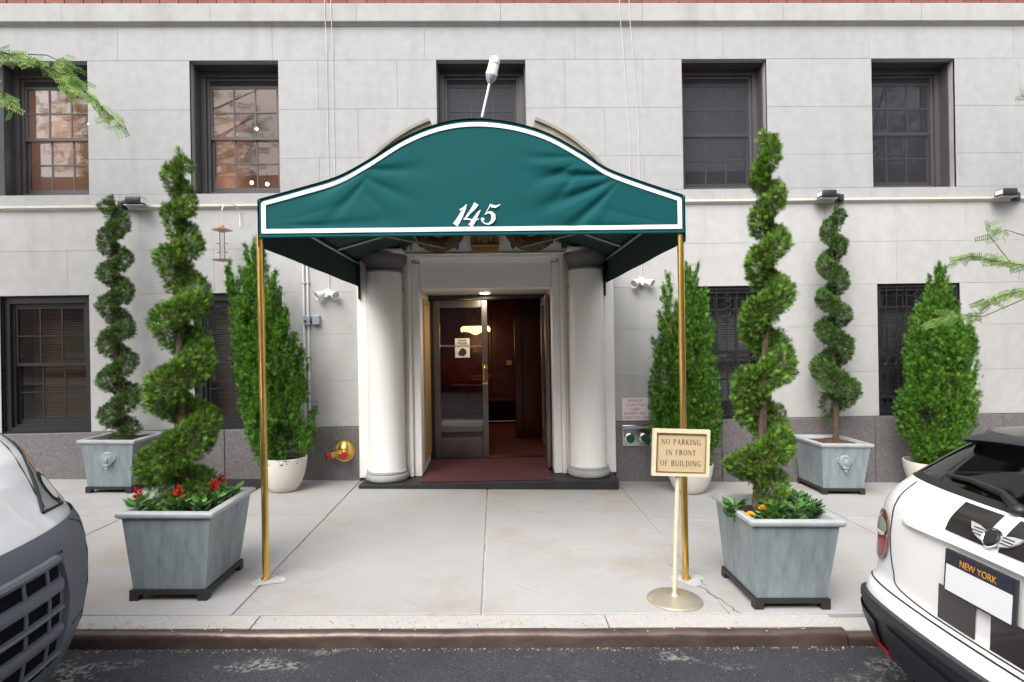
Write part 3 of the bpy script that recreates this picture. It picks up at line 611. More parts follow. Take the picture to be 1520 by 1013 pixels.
# red mat
t = MB(); t.bbox(XC-.735, XC+.70, -.405, .86, PZ+.001, PZ+.014, .004); mt = t.build('door_mat', M['redmat']); tag(mt, 'dark red carpet mat on the black step before the door', 'mat')

# ------------------------------------------------------------------ lettering
def brush(mb, pts, y=0.0):              # pts: (x, z, width); a flat pen stroke in the x,z plane
    n = len(pts); L = []; Rr = []
    for i, (x, z, wd) in enumerate(pts):
        a = pts[max(i-1,0)]; b = pts[min(i+1,n-1)]; dx, dz = b[0]-a[0], b[1]-a[1]; l = math.hypot(dx, dz) or 1
        nx, nz = -dz/l*wd/2, dx/l*wd/2; L.append((x+nx, y, z+nz)); Rr.append((x-nx, y, z-nz))
    mb.add(L+Rr, [(i, i+1, n+i+1, n+i) for i in range(n-1)])
def arc(cx, cz, rx, rz, a0, a1, thin, thick, n=18):
    out = []
    for k in range(n+1):
        a = math.radians(a0+(a1-a0)*k/n); w_ = thin+(thick-thin)*abs(math.cos(a))**1.5; out.append((cx+rx*math.cos(a), cz+rz*math.sin(a), w_))
    return out
TK, TN = .125, .05
def sf(x, z, w_=.2): return [(x-w_/2, z, .04), (x+w_/2, z, .04)]
def stem(x, z0=0, z1=1, w_=TK): return [(x, z0, w_), (x, z1, w_)]
GL = {
 'N': (.86, [stem(.12,0,1,TN), [(.09,1,.12),(.74,0,.12)], stem(.74,0,1,TN), sf(.12,.02), sf(.09,.98), sf(.74,.98)]),
 'O': (.90, [arc(.43,.5,.35,.48,0,360,TN,TK,28)]),
 'P': (.70, [stem(.16), sf(.16,.02,.3), sf(.12,.98,.2), arc(.34,.74,.24,.24,-90,90,TN,TK), [(.16,.98,TN),(.34,.98,TN)], [(.16,.5,TN),(.34,.5,TN)]]),
 'A': (.86, [[(.42,1,TN),(.12,0,TN)], [(.40,1,TK),(.72,0,TK)], [(.22,.34,TN),(.62,.34,TN)], sf(.12,.02), sf(.72,.02,.26)]),
 'R': (.80, [stem(.16), sf(.16,.02,.3), sf(.12,.98,.2), arc(.34,.75,.22,.23,-90,90,TN,TK), [(.16,.98,TN),(.34,.98,TN)], [(.16,.52,TN),(.34,.52,TN)], [(.36,.52,.11),(.70,.0,.11)], sf(.70,.02,.16)]),
 'K': (.84, [stem(.16), sf(.16,.02,.3), sf(.16,.98,.3), [(.68,1,TN),(.22,.45,TN)], [(.34,.56,.11),(.72,0,.11)], sf(.72,.02,.2), sf(.66,.98,.22)]),
 'I': (.40, [stem(.18), sf(.18,.02,.32), sf(.18,.98,.32)]),
 'G': (.90, [arc(.44,.5,.36,.48,40,325,TN,TK,24), stem(.72,.0,.42,.11), sf(.70,.43,.26)]),
 'F': (.68, [stem(.16), sf(.16,.02,.3), [(.05,.98,.045),(.60,.98,.045)], [(.16,.52,TN),(.48,.52,TN)], stem(.59,.80,1,.04), stem(.47,.43,.62,.04)]),
 'T': (.74, [stem(.36), sf(.36,.02,.32), [(.04,.98,.045),(.68,.98,.045)], stem(.05,.78,1,.04), stem(.67,.78,1,.04)]),
 'B': (.76, [stem(.16), [(.04,.02,.045),(.34,.02,.045)], [(.04,.98,.045),(.34,.98,.045)], arc(.34,.75,.21,.23,-90,90,TN,TK), arc(.36,.27,.26,.25,-90,90,TN,TK), [(.16,.52,TN),(.36,.52,TN)]]),
 'U': (.84, [stem(.14,.3,1), arc(.41,.32,.27,.32,180,360,TN,TK,16), stem(.68,.3,1,TN), sf(.14,.98,.28), sf(.68,.98)]),
 'L': (.68, [stem(.16), sf(.16,.98,.3), [(.04,.02,.045),(.60,.02,.045)], stem(.59,0,.24,.04)]),
 'D': (.86, [stem(.16), [(.04,.02,.045),(.36,.02,.045)], [(.04,.98,.045),(.36,.98,.045)], arc(.36,.5,.38,.48,-90,90,TN,TK,18)]),
 ' ': (.45, []),
}
def serif_text(name, text, cx, z, h, mtl, parent, y, track=.12, sx=1.0):
    wd = sum(GL[c][0]*sx+track for c in text)-track; x = -wd/2
    for word in text.split(' '):
        mb = MB(); k = 0
        for c in word:
            for stt in GL[c][1]:
                brush(mb, [(cx+(x+p[0]*sx)*h, z+p[1]*h, p[2]*h) for p in stt], y-k*.00004); k += 1
            x += GL[c][0]*sx+track
        mb.build(name, mtl, parent, fix=False); x += GL[' '][0]*sx+track
def sans_text(name, text, size, mtl, parent, loc, rot=(PI/2,0,0), sx=1.0, ex=.0003):
    c = bpy.data.curves.new(name, 'FONT'); c.body = text; c.size = size; c.align_x = 'CENTER'; c.align_y = 'CENTER'; c.extrude = ex; c.materials.append(mtl)
    tmp = obj(name+'_curve', c); bpy.context.view_layer.update(); me = bpy.data.meshes.new_from_object(tmp); bpy.data.objects.remove(tmp, do_unlink=True)
    if not me.materials: me.materials.append(mtl)
    o = obj(name, me, parent, loc); o.rotation_euler = rot; o.scale = (sx,1,1); return o
# notice on the door
t = thing('door_notice', 'cream paper notice with face covering symbol taped inside the glass door', 'notice', (XC-.33, DY+.045, 1.52))
MB().box(-.095,.095,0,.0015,-.125,.125).build('sheet', M['paper'], t)
sans_text('lettering','PLEASE', .034, M['ink'], t, (0,-.003,.098)); sans_text('lettering','WEAR', .046, M['ink'], t, (0,-.003,.060)); sans_text('lettering','FACE MASK', .036, M['ink'], t, (0,-.003,.026))
mb = MB(); mb.prism([(.045*math.cos(a)*(1+.1*math.cos(2*a))+.005, -.055+.052*math.sin(a)) for a in np.linspace(0,2*PI,24)[:-1]], -.002, -.0005); mb.prism([(-.055,-.06),(-.02,-.045),(.0,-.06),(-.01,-.09),(-.04,-.095)], -.004, -.0025); mb.build('symbol', M['ink'], t)

# ------------------------------------------------------------------ awning
AY0, AY1 = -2.95, -.10
prof = [(-1.41,2.555),(-1.15,2.625),(-.897,2.70),(-.695,2.805),(-.448,2.955),(-.223,3.045),(0,3.078),(.25,3.056),(.495,2.985),(.719,2.862),(.899,2.745),(1.125,2.655),(1.42,2.555)]
def catmull(pts, n):
    P = [pts[0]]+list(pts)+[pts[-1]]; out = []
    for i in range(1, len(P)-2):
        for k in range(n):
            t = k/n; a, b, c, d = [np.array(P[i+j-1], float) for j in range(4)]
            out.append(tuple(.5*((2*b)+(-a+c)*t+(2*a-5*b+4*c-d)*t*t+(-a+3*b-3*c+d)*t**3)))
    out.append(tuple(map(float, pts[-1]))); return out
PR = catmull(prof, 12); PX = np.array([p[0] for p in PR]); PZs = np.array([p[1] for p in PR])
def top(x): return float(np.interp(x, PX, PZs))
ABOT = 2.322
def fold(x, z):
    d = .003*math.sin(x*9+z*5)
    for x0, z0, sg, A, k, reach in ((1.04,2.72,1,.024,17,.34),(.80,2.84,1,.012,15,.25),(-.82,2.77,-1,.013,14,.26),(-.62,2.80,1,.016,15,.3),(-1.36,2.40,-1,.008,22,.5),(1.38,2.36,1,.008,24,.45)):
        dx, dz = (x0-x)*sg, z0-z; r = math.hypot(dx, dz); an = math.atan2(dz, dx)
        g = math.exp(-((r-reach)/(reach*.8))**2)*max(0, min(1, (an+.35)/.3))*max(0, min(1, (1.15-an)/.4))
        g *= min(1, (r/.22)**2)
        d += A*g*((.5+.5*math.sin(an*k+r*2.5))**2-.3)
    e = min((x+1.41)/.08, (1.42-x)/.08, (z-ABOT)/.04, (top(x)-z)/.05, 1); return d*max(0, min(1, e))
aw = thing('awning', 'green canvas entrance awning with arched front, white piping and number 145', 'awning', (0,0,0))
nx, nz = 240, 90
P = [[(x, AY0+fold(x, ABOT+(top(x)-ABOT)*j/nz), ABOT+(top(x)-ABOT)*j/nz) for x in np.linspace(-1.41,1.42,nx)] for j in range(nz+1)]
MB().grid(P).build('front_panel', M['green'], aw, 'all', fix=False)
def band(pts, name):                   # pts: [(outer xz),(inner xz)]
    mb = MB(); mb.grid([[(o[0], AY0+fold(*o)-.007, o[1]) for o, i in pts], [(i[0], AY0+fold(*i)-.007, i[1]) for o, i in pts]]); mb.build(name, M['white'], aw, 'all', fix=False)
xx = np.linspace(-1.385, 1.397, 120)
band([((x,ABOT+.014),(x,ABOT+.043)) for x in xx], 'piping')
band([((x,top(x)-.016),(x,top(x)-.044)) for x in xx], 'piping')
for xa, xb in ((-1.394,-1.364),(1.404,1.374)): band([((xa,z),(xb,z)) for z in np.linspace(ABOT+.014,2.538,14)], 'piping')
hem = [(x, AY0-.004, ABOT-.0) for x in np.linspace(-1.41,1.42,30)]
MB().tube([(x,AY0+.004,ABOT-.006) for x in np.linspace(-1.415,1.425,12)], .009, 8).build('hem', M['green'], aw, True)
mb = MB(); mb.grid([[(x, y, z+.008-(.012*math.sin(PI*((y-AY0)/(AY1-AY0)*4 % 1)))) for x, z in PR] for y in np.linspace(AY0-.012, AY1, 33)]); mb.build('roof_canvas', M['green'], aw, 'all', fix=False)
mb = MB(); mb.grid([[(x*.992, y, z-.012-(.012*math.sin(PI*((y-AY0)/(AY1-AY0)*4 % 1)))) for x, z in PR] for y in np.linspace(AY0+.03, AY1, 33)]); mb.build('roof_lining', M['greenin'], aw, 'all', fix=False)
for x in (-1.414, 1.424):
    s = 1 if x > 0 else -1
    mb = MB(); mb.grid([[(x+s*.004*math.sin(y*6), y, z) for y in np.linspace(AY0-.008, AY1, 40)] for z in (2.25,2.40,2.562)]); mb.build('side_valance', M['green'], aw, 'all', fix=False)
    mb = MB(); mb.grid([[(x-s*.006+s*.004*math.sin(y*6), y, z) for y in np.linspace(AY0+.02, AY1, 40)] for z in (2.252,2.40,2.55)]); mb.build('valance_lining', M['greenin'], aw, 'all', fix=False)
inP = [(x*.978, z-.035) for x, z in PR]
for y in (AY0+.03, -2.0, -1.05, AY1-.02): MB().tube([(x,y,z) for x, z in inP[::4]], .012, 8).build('frame_rib', M['galv'], aw, True)
for x, z in ((-1.385,2.50),(1.395,2.50),(-.72,2.745),(.76,2.79),(0,3.035)): MB().tube([(x,AY0+.03,z),(x,AY1-.02,z)], .012, 8).build('frame_rail', M['galv'], aw, True)
MB().tube([(-1.385,AY0+.03,2.335),(1.395,AY0+.03,2.335)], .012, 8).build('frame_rail', M['galv'], aw, True)
MB().tube([(-1.385,AY0+.4,2.53),(-.4,AY1-.05,2.66)], .009, 8).build('frame_brace', M['galv'], aw, True); MB().tube([(1.395,AY0+.4,2.53),(.45,AY1-.05,2.66)], .009, 8).build('frame_brace', M['galv'], aw, True)
for s, x in ((-1,-1.385),(1,1.395)):
    MB().tube([(x,AY1-.02,2.56),(x,AY1-.02,2.10)], .014, 8).build('back_leg', M['black'], aw, True)
    mb = MB()
    for k in range(26):
        y = AY0+.15+k*.1; mb.tube([(x,y,2.50),(x-s*.02,y+.03,2.545),(x-s*.05,y+.05,2.545)], .004, 5)
    mb.build('lacing', M['floodblack'], aw)['kind'] = 'stuff'
    mb = MB()
    for k in range(7):
        q = inP[8+k*7] if s < 0 else inP[-9-k*7]; mb.box(q[0]-.006,q[0]+.006,AY1-.045,AY1-.03,q[1]-.06,q[1]+.015)
    mb.build('cord_tie', M['floodblack'], aw)['kind'] = 'stuff'
    px = -1.42 if s < 0 else 1.405
    po = MB(); po.tube([(px-.004*s,-2.915,gz(px)-.03),(px,-2.915,2.335)], .0225, 20); pole = po.build('pole', M['brass'], aw, True)
    MB().lathe([(.03,0),(.03,.012),(.025,.016)], 20, (px,-2.915,gz(px)+.001)).build('collar', M['brass'], pole, True)
    patch('cement_patch', px+.02, -2.93, .10, .09, None, None, mat('cement', (.60,.60,.58), .9, var=(20,.8,(.42,.42,.41)), bump=(60,.6,.01), coords='World'), .003, pav)
# number
def gp(x, y): p = at(620+x/8.444, 290+y/8.444, AY0-.006); return (p.x, p.z+.014)
mb = MB(); sw = 1/8.444*4.05/900*.86
def gl(pts, k): brush(mb, [(*gp(x, y), w_*sw) for x, y, w_ in pts], AY0-.009-k*.0003)
gl([(612,140,6),(585,200,44),(540,290,62),(500,360,72),(470,400,80)], 0); gl([(618,142,8),(570,185,14),(527,214,20)], 1)
gl([(738,134,74),(700,190,56),(650,250,36),(600,315,24),(578,332,18)], 2); gl([(578,330,14),(625,325,20),(690,340,22),(740,335,20),(770,322,6)], 3); gl([(788,212,8),(760,250,34),(725,310,50),(690,370,60),(660,412,72)], 4)
gl([(908,140,10),(930,165,44),(975,172,34),(1010,158,22),(1038,140,4)], 5); gl([(912,145,14),(890,190,10),(845,268,10)], 6)
gl([(842,272,8),(880,245,22),(920,246,42),(948,278,60),(950,320,62),(930,362,46),(890,388,26),(845,384,18),(812,358,16),(798,325,16)], 7); gl([(800,340,30),(815,328,50),(835,330,30)], 8)
mb.build('house_number', M['white'], aw, fix=False)['label'] = 'white italic number 145'
# lamp on the awning
p0 = at(713,180,-2.85); p1 = at(727,120,-2.85)
lt = thing('awning_lamp', 'white jar-shaped lamp on a thin tilted post above the awning', 'lamp', (p0.x, -2.85, p0.z-.02)); ax = (p1-p0); ax.y = -.02; L = ax.length; lt.rotation_euler = ax.to_track_quat('Z','Y').to_euler()
MB().lathe([(.022,-.03),(.02,.03),(.014,.045)], 14).build('socket', M['green'], lt, True); MB().lathe([(.0085,.04),(.0085,L)], 12).build('post', M['lampjar'], lt, True)
MB().lathe([(.012,L-.01),(.024,L+.008),(.036,L+.03),(.038,L+.045)], 20).build('collar', M['steelbox'], lt, True)
MB().lathe([(.039,L+.046),(.041,L+.06),(.037,L+.075),(.036,L+.15),(.03,L+.168),(.012,L+.18)], 20).build('jar', M['lampjar'], lt, True); MB().lathe([(.0365,L+.12),(.0375,L+.125),(.0365,L+.13)], 20, cap=False).build('band', M['steelbox'], lt, True)

# ------------------------------------------------------------------ foliage tools
def spray_mesh(name, pos, dirs, size, tmpl, tf, m, parent, tint=None, roll=None):
    N_ = len(pos); d = dirs/np.linalg.norm(dirs, axis=1, keepdims=True)
    a = R_.normal(size=(N_,3)) if roll is None else roll
    s = np.cross(d, a); s /= np.linalg.norm(s, axis=1, keepdims=True)+1e-9; n = np.cross(d, s)
    T = np.array(tmpl); K = len(T)
    V = pos[:,None,:]+size[:,None,None]*(T[None,:,0,None]*d[:,None,:]+T[None,:,1,None]*s[:,None,:]+T[None,:,2,None]*n[:,None,:])
    F = (np.array(tf)[None]+(np.arange(N_)*K)[:,None,None]).reshape(-1, len(tf[0]))
    me = bpy.data.meshes.new(name); nv = N_*K; nf = len(F); q = len(tf[0])
    me.vertices.add(nv); me.vertices.foreach_set('co', V.reshape(-1).astype(np.float32)); me.loops.add(nf*q); me.loops.foreach_set('vertex_index', F.reshape(-1).astype(np.int32))
    me.polygons.add(nf); me.polygons.foreach_set('loop_start', (np.arange(nf)*q).astype(np.int32)); me.update(calc_edges=True)
    at_ = me.attributes.new('tint','FLOAT','POINT'); tn = R_.random(N_)**1.5 if tint is None else tint; at_.data.foreach_set('value', np.repeat(tn, K).astype(np.float32))
    me.materials.append(m); return obj(name, me, parent)
def blade(x0, y0, x1, y1, w_, z=0):
    dx, dy = x1-x0, y1-y0; l = math.hypot(dx, dy); nx_, ny = -dy/l*w_, dx/l*w_; mx, my = x0+dx*.55, y0+dy*.55
    return [(x0,y0,0),(mx+nx_,my+ny,z),(x1,y1,z*1.5),(mx-nx_,my-ny,z)]
TH = []; THF = []
for b_ in (blade(0,0,1.1,0,.055,.04), blade(.15,0,.66,.40,.045,.03), blade(.15,0,.66,-.40,.045,.03), blade(.42,0,.92,.28,.04,.05), blade(.42,0,.92,-.28,.04,.05)):
    k = len(TH); TH += b_; THF.append((k,k+1,k+2,k+3))
TW = blade(0,0,1,0,.03); TWF = [(0,1,2,3)]
def interp_tab(tab): a = np.array(sorted(tab)); return lambda z: np.interp(z, a[:,0], a[:,1])
def spiral(root, ztab, Rtab, xtab, N_, m, size, jit=1.0):
    """ztab: (height, helix angle in turns), Rtab: (height, half width), xtab: (height, axis offset x). All in the plant's own frame."""
    th = interp_tab(ztab); Rf = interp_tab(Rtab); xf_ = interp_tab(xtab); z0, z1 = min(z for z, _ in ztab), max(z for z, _ in ztab)
    zz = R_.random(N_*3)*(z1-z0)+z0; keep = R_.random(len(zz)) < (Rf(zz)/max(r for _, r in Rtab))**.85; zz = zz[keep][:N_]
    ang = th(zz)*2*PI; pitch = 1/np.maximum(np.abs(th(zz+.02)-th(zz-.02))/.04, .4); Rz = Rf(zz)
    ph = R_.random(len(zz))*2*PI; rho = 1-.42*R_.random(len(zz))**1.3
    lump = 1+.10*np.sin(zz*37+ang*3)+.08*np.sin(ph*3+zz*23)
    c = Rz*.50; rh = Rz*.45*lump; rv = np.minimum(pitch*.25, Rz*1.0)*lump
    er = np.stack([np.cos(ang), np.sin(ang), 0*ang], 1); ez = np.array([[0,0,1.]])
    off = er*(np.cos(ph)*rh*rho)[:,None]+ez*(np.sin(ph)*rv*rho)[:,None]
    et = np.stack([-np.sin(ang), np.cos(ang), 0*ang], 1)
    pos = er*c[:,None]+off; pos[:,0] += xf_(zz); pos[:,2] += zz; pos += et*R_.normal(size=(len(zz),1))*(Rz*.06)[:,None]
    d = er*(np.cos(ph)*1.0)[:,None]+ez*(np.sin(ph)*.8+.45)[:,None]+et*R_.normal(size=(len(zz),1))*.5+R_.normal(size=pos.shape)*.25
    spray_mesh('foliage', pos, d, size*(.6+.8*R_.random(len(zz))), TH, THF, m, root)
    # dead inner twigs and wispy tips
    k = R_.permutation(len(zz))[:len(zz)//4]
    spray_mesh('inner_twigs', pos[k]-off[k]*.35, d[k]*.6+R_.normal(size=(len(k),3))*.5, size*(1.0+R_.random(len(k))), TW, TWF, M['twig'], root)
    zt = np.linspace(0, z1-.05, 26); MB().tube([(float(xf_(z))+.008*math.sin(z*5), .008*math.cos(z*4), z) for z in zt], [max(.006, .034*(1-z/z1*.85)) for z in zt], 9).build('trunk', M['bark'], root, True)

# ------------------------------------------------------------------ lead planters
def make_planter():
    root = obj('lead_planter', None); root.rotation_euler = (0, TILT, 0)
    A = [(.215,.255,.062),(.262,.305,.515)]; mb = MB()
    def rect(a, b, z): return [(-a,-b,z),(a,-b,z),(a,b,z),(-a,b,z)]
    rows = [rect(.213,.253,.060), rect(.217,.257,.066), rect(.262,.305,.51)]
    V = []; F = []
    n = 12
    for sgn in range(4):
        pass
    bm = MB()
    for k in range(4):                # four slightly dished sheets with soft arrises
        a0, a1 = rows[1][k], rows[1][(k+1) % 4]; b0, b1 = rows[2][k], rows[2][(k+1) % 4]; P = []
        for j in range(9):
            t = j/8; e0 = Vector(a0).lerp(Vector(b0), t); e1 = Vector(a1).lerp(Vector(b1), t); nrm = (e1-e0).cross(Vector((0,0,1))).normalized(); P.append([e0.lerp(e1, i/n)+nrm*(-.004*math.sin(PI*i/n)*math.sin(PI*t)) for i in range(n+1)])
        bm.grid(P)
    bm.add(rows[1], [(0,3,2,1)]); bm.build('body', M['lead'], root)
    rp = [(.262,.509),(.272,.512),(.284,.520),(.290,.532),(.288,.545),(.278,.553),(.262,.556),(.246,.553),(.240,.545),(.238,.47)]
    dy = .043; V = []; F = []; m_ = len(rp)
    for k, (sx, sy) in enumerate(((-1,-1),(1,-1),(1,1),(-1,1))):
        V += [(sx*r, sy*(r+dy), z) for r, z in rp]
    for k in range(4):
        for i in range(m_-1): F.append((k*m_+i, ((k+1) % 4)*m_+i, ((k+1) % 4)*m_+i+1, k*m_+i+1))
    MB().add(V, F).build('rim', M['leadrim'], root, True)
    sm = MB(); sm.box(-.232,.232,-.272,.272,.038,.064)
    for x in (-1,1):
        for y in (-1,1): sm.box(x*.232-(.055 if x > 0 else 0), x*.232+(.055 if x < 0 else 0), y*.272-(.055 if y > 0 else 0), y*.272+(.055 if y < 0 else 0), 0, .0379)
    sm.build('stand', M['stand'], root); return root
def lion_mask(root):
    mb = MB(); random.seed(3)
    mb.blob((0,0,0),(.040,.022,.048),14,10); 
    for k in range(13):
        a = PI*(-.12+1.24*k/12); mb.blob((.040*math.cos(a), .006, .012+.042*math.sin(a)), (.014,.014,.014), 8, 6)
    mb.blob((0,-.020,-.012),(.011,.016,.022),10,6); mb.blob((-.017,-.016,.008),(.009,.006,.006),8,5); mb.blob((.017,-.016,.008),(.009,.006,.006),8,5); mb.blob((0,-.018,-.040),(.020,.010,.010),10,6); mb.blob((0,-.01,-.058),(.012,.010,.014),8,6)
    mb.blob((0,-.013,.027),(.026,.009,.009),10,6)
    o = mb.build('lion_mask', M['lead'], root, True); o.location = (0,-.291,.36); o.rotation_euler = (-.09,0,0); o.scale = (1.7,1.0,1.7)
def soil(root, m, z=.505):
    P = [[(x,y,z+.018*math.sin(x*9+y*7)*math.cos(y*11)+random.uniform(-.006,.006)-.02*(abs(x)/.24)**2) for x in np.linspace(-.242,.242,26)] for y in np.linspace(-.285,.285,30)]
    MB().grid(P).build('soil', m, root, 'all', fix=False)
pl0 = make_planter(); spots = [(-1.885,-2.975,'weathered lead planter with red flowers beside the left brass pole'),(1.905,-3.115,'weathered lead planter with yellow flowers near the gold sign'),(-3.86,-.385,'lead planter with lion mask under black sash window'),(3.84,-.345,'lead planter with lion mask between barred windows')]
planters = []
for i, (x, y, l) in enumerate(spots):
    r = pl0 if i == 0 else copy_tree(pl0); r.location = (x, y, gz(x)); tag(r, l, 'planter', 'lead box planters'); planters.append(r)
for i, r in enumerate(planters):
    random.seed(20+i); soil(r, M['soil'] if i < 2 else M['mulch'], .50 if i < 2 else .53)
    if i >= 2: lion_mask(r)
def topiary(x, y, label, RL, env, axis, N_, m, size, hand=1):
    zb = gz(x)+.50; t = thing('spiral_topiary', label, 'topiary', (x, y, zb), group='spiral topiaries in lead planters'); 
    Z = lambda px, py: at(px, py, y).z-zb
    rr, ll = RL; ev = sorted([(Z(px, py), 0) for px, py in rr]+[(Z(px, py), 1) for px, py in ll])
    zt = []; cur = 0.5*ev[0][1] if hand > 0 else (.5 if ev[0][1] else 0.)
    last = None
    for z, sd_ in ev:
        tgt = .5*sd_
        if last is None: val = tgt
        else:
            val = last+hand*.5
        zt.append((z, val)); last = val
    z0, t0 = zt[0]; z1, t1 = zt[-1]
    zt = ([(max(.0, z0-.20), t0-hand*.8)] if N_ > 9000 and hand > 0 else [(max(.02, z0-.16), t0-hand*.35)])+zt+[(z1+.05, t1+hand*.35)]
    k = FPX/(y-CAM.y)
    Rt = [(Z(axis[0][0], py), w_/k) for py, w_ in env]; xt = [(Z(px, py), at(px, py, y).x-x) for px, py in axis]
    Rt = [(z, r*.92) for z, r in Rt]; spiral(t, zt, Rt, xt, N_, m, size); return t
FLr = [(285,247),(287,307),(297,365),(305,450),(318,538),(325,640)]; FLl = [(248,264),(243,322),(232,390),(224,482),(226,592),(208,700)]
topiary(-1.90,-2.97,'tall bright green spiral topiary above the red flowers',(FLr,FLl),[(222,9),(250,20),(310,24),(370,33),(450,43),(538,49),(640,57),(700,62),(740,52)],[(264,222),(267,400),(270,600),(266,745)],26000,M['thuja'],.037)
FRr = [(1152,216),(1162,288),(1170,355),(1174,430),(1180,530),(1182,650)]; FRl = [(1117,261),(1120,324),(1113,391),(1106,472),(1090,578),(1082,690)]
topiary(1.86,-3.08,'tall bright green spiral topiary above the yellow flowers',(FRr,FRl),[(203,9),(230,21),(290,25),(355,30),(430,37),(530,46),(650,51),(690,54),(745,44)],[(1136,205),(1141,330),(1138,500),(1130,650),(1124,745)],26000,M['thuja'],.037)
RLr = [(183,335),(182,388),(180,436),(188,489),(192,541),(203,592)]; RLl = [(153,309),(158,364),(157,410),(150,460),(150,515),(150,568),(172,622)]
topiary(-3.84,-.385,'slim dark green spiral topiary beside black sash window',(RLr,RLl),[(262,7),(275,13),(310,20),(365,22),(415,24),(470,25),(530,26),(580,30),(615,30),(640,24)],[(160,263),(168,300),(172,400),(172,500),(176,560),(182,650)],17000,M['thuja_b'],.042)
RRl = [(1217,349),(1215,397),(1210,447),(1208,492),(1203,553)]; RRr = [(1252,322),(1254,370),(1256,422),(1262,472),(1268,521),(1277,585)]
topiary(3.84,-.345,'slim dark green spiral topiary with bare double trunk',(RRr,RRl),[(276,7),(300,12),(350,19),(400,22),(450,25),(500,28),(550,34),(585,36),(612,24)],[(1250,277),(1240,310),(1235,400),(1236,500),(1240,600),(1241,665)],17000,M['thuja_b'],.042,hand=-1)
for o in bpy.data.objects:
    if o.name.startswith('spiral_topiary') and 'double' in o['label']: MB().tube([(.06,.02,0),(.09,.0,.14),(.10,.0,.32)], [.028,.022,.012], 8).build('trunk', M['bark'], o, True)

# ------------------------------------------------------------------ bowls and columnar evergreens
def bowl(x, y, r, h, label):
    t = thing('bowl_planter', label, 'planter', (x, y, gz(x)), (0,TILT,0), 'cream bowl planters')
    pr = [(r*.50,.0),(r*.60,.012),(r*.74,h*.2),(r*.88,h*.45),(r*.96,h*.7),(r,h*.96),(r*.995,h),(r*.94,h),(r*.92,h*.85)]
    MB().lathe(pr, 40).build('shell', M['bowl'], t, True)
    MB().lathe([(.001,h*.88),(r*.5,h*.89),(r*.93,h*.86)], 30, cap=False).build('soil', M['soil'], t, True); return t
b1 = bowl(-2.13,-.50,.235,.36,'chipped cream bowl planter behind the left brass pole'); bowl(2.21,-.50,.245,.31,'cream bowl planter behind the gold sign'); bowl(4.93,-.50,.315,.34,'wide cream bowl planter behind the white hatchback')
for k in range(9):
    a = random.uniform(-1.5,-.3); z = random.uniform(.30,.35); n = 6; rr = .2355; s = random.uniform(.006,.014)
    MB().add([((rr+.001)*math.cos(a+s/rr*math.cos(q)), (rr+.001)*math.sin(a+s/rr*math.cos(q)), min(z+s*.6*math.sin(q),.355)) for q in np.linspace(0,2*PI,n+1)[:-1]], [tuple(range(n))]).build('chip', M['chip'], b1, fix=False)
def evergreen(x, y, z0, stems, N_, label, size=.046):
    """stems: list of (base dx, tip dx, tip height above z0, radius table [(t, r)], share)"""
    t = thing('columnar_evergreen', label, 'evergreen', (x, y, z0), group='columnar evergreens in bowls'); P = []; D = []; P2 = []
    for bdx, tdx, H, tab, share, dy in stems:
        f = interp_tab(tab); nc = int(430*share); tc = R_.random(nc*4); tc = tc[R_.random(len(tc)) < f(tc)/max(r for _, r in tab)][:nc]; nc = len(tc)
        ac = R_.random(nc)*2*PI; rc = f(tc)*(.48+.60*R_.random(nc)**.7); k = R_.integers(0, nc, int(N_*share)); n = len(k)
        h = R_.random(n); sp = (1-h)*.032+.005; cx = bdx+(tdx-bdx)*tc[k]**1.3; a = ac[k]
        out = rc[k]-.03+.06*h; fit = np.minimum(1, f(np.minimum(tc[k]+.05,1))/.12+.25)
        P.append(np.stack([cx+out*np.cos(a)+R_.normal(size=n)*sp*fit, dy+out*np.sin(a)*.9+R_.normal(size=n)*sp*fit, tc[k]*(H-.10)-.05+h*.20+R_.normal(size=n)*.015], 1))
        D.append(np.stack([np.cos(a)*.55, np.sin(a)*.55, .9+.5*tc[k]], 1)+R_.normal(size=(n,3))*.42)
        MB().tube([(bdx+(tdx-bdx)*q**1.3, dy, q*H*.9-.1) for q in np.linspace(0,1,8)], [.04*(1-q*.9) for q in np.linspace(0,1,8)], 8).build('trunk', M['bark'], t, True)
    P = np.concatenate(P); D = np.concatenate(D); n = len(P)
    spray_mesh('foliage', P, D, size*(.6+.8*R_.random(n)), TH, THF, M['cypress'], t)
    k = R_.permutation(n)[:n//8]; Q = P[k].copy(); Q[:,:2] *= .7; spray_mesh('inner_twigs', Q, D[k], size*1.2*(.6+.8*R_.random(len(k))), TW, TWF, M['twig'], t); return t
evergreen(-2.13,-.50,gz(-2.13)+.30,[(0,-.30,2.36,[(0,.20),(.08,.30),(.25,.31),(.5,.27),(.75,.18),(.9,.10),(1,.02)],.72,0),(-.13,-.52,2.08,[(0,.10),(.1,.16),(.4,.15),(.7,.10),(.9,.05),(1,.012)],.28,-.04)],36000,'dense two-tipped evergreen behind the left brass pole')
evergreen(2.21,-.50,gz(2.21)+.27,[(.06,.07,2.20,[(0,.14),(.08,.22),(.3,.24),(.55,.20),(.8,.13),(.93,.06),(1,.015)],.56,0),(-.12,-.17,2.05,[(0,.12),(.1,.22),(.35,.23),(.6,.17),(.85,.09),(1,.012)],.44,.04)],32000,'dense two-tipped evergreen behind the right brass pole')
evergreen(4.93,-.50,gz(4.93)+.30,[(0,.08,2.20,[(0,.20),(.06,.27),(.2,.32),(.45,.30),(.65,.24),(.82,.14),(.94,.06),(1,.02)],.78,0),(.22,.33,1.72,[(0,.1),(.15,.16),(.5,.16),(.8,.10),(1,.015)],.22,0)],38000,'broad shaggy evergreen beside the far barred window')

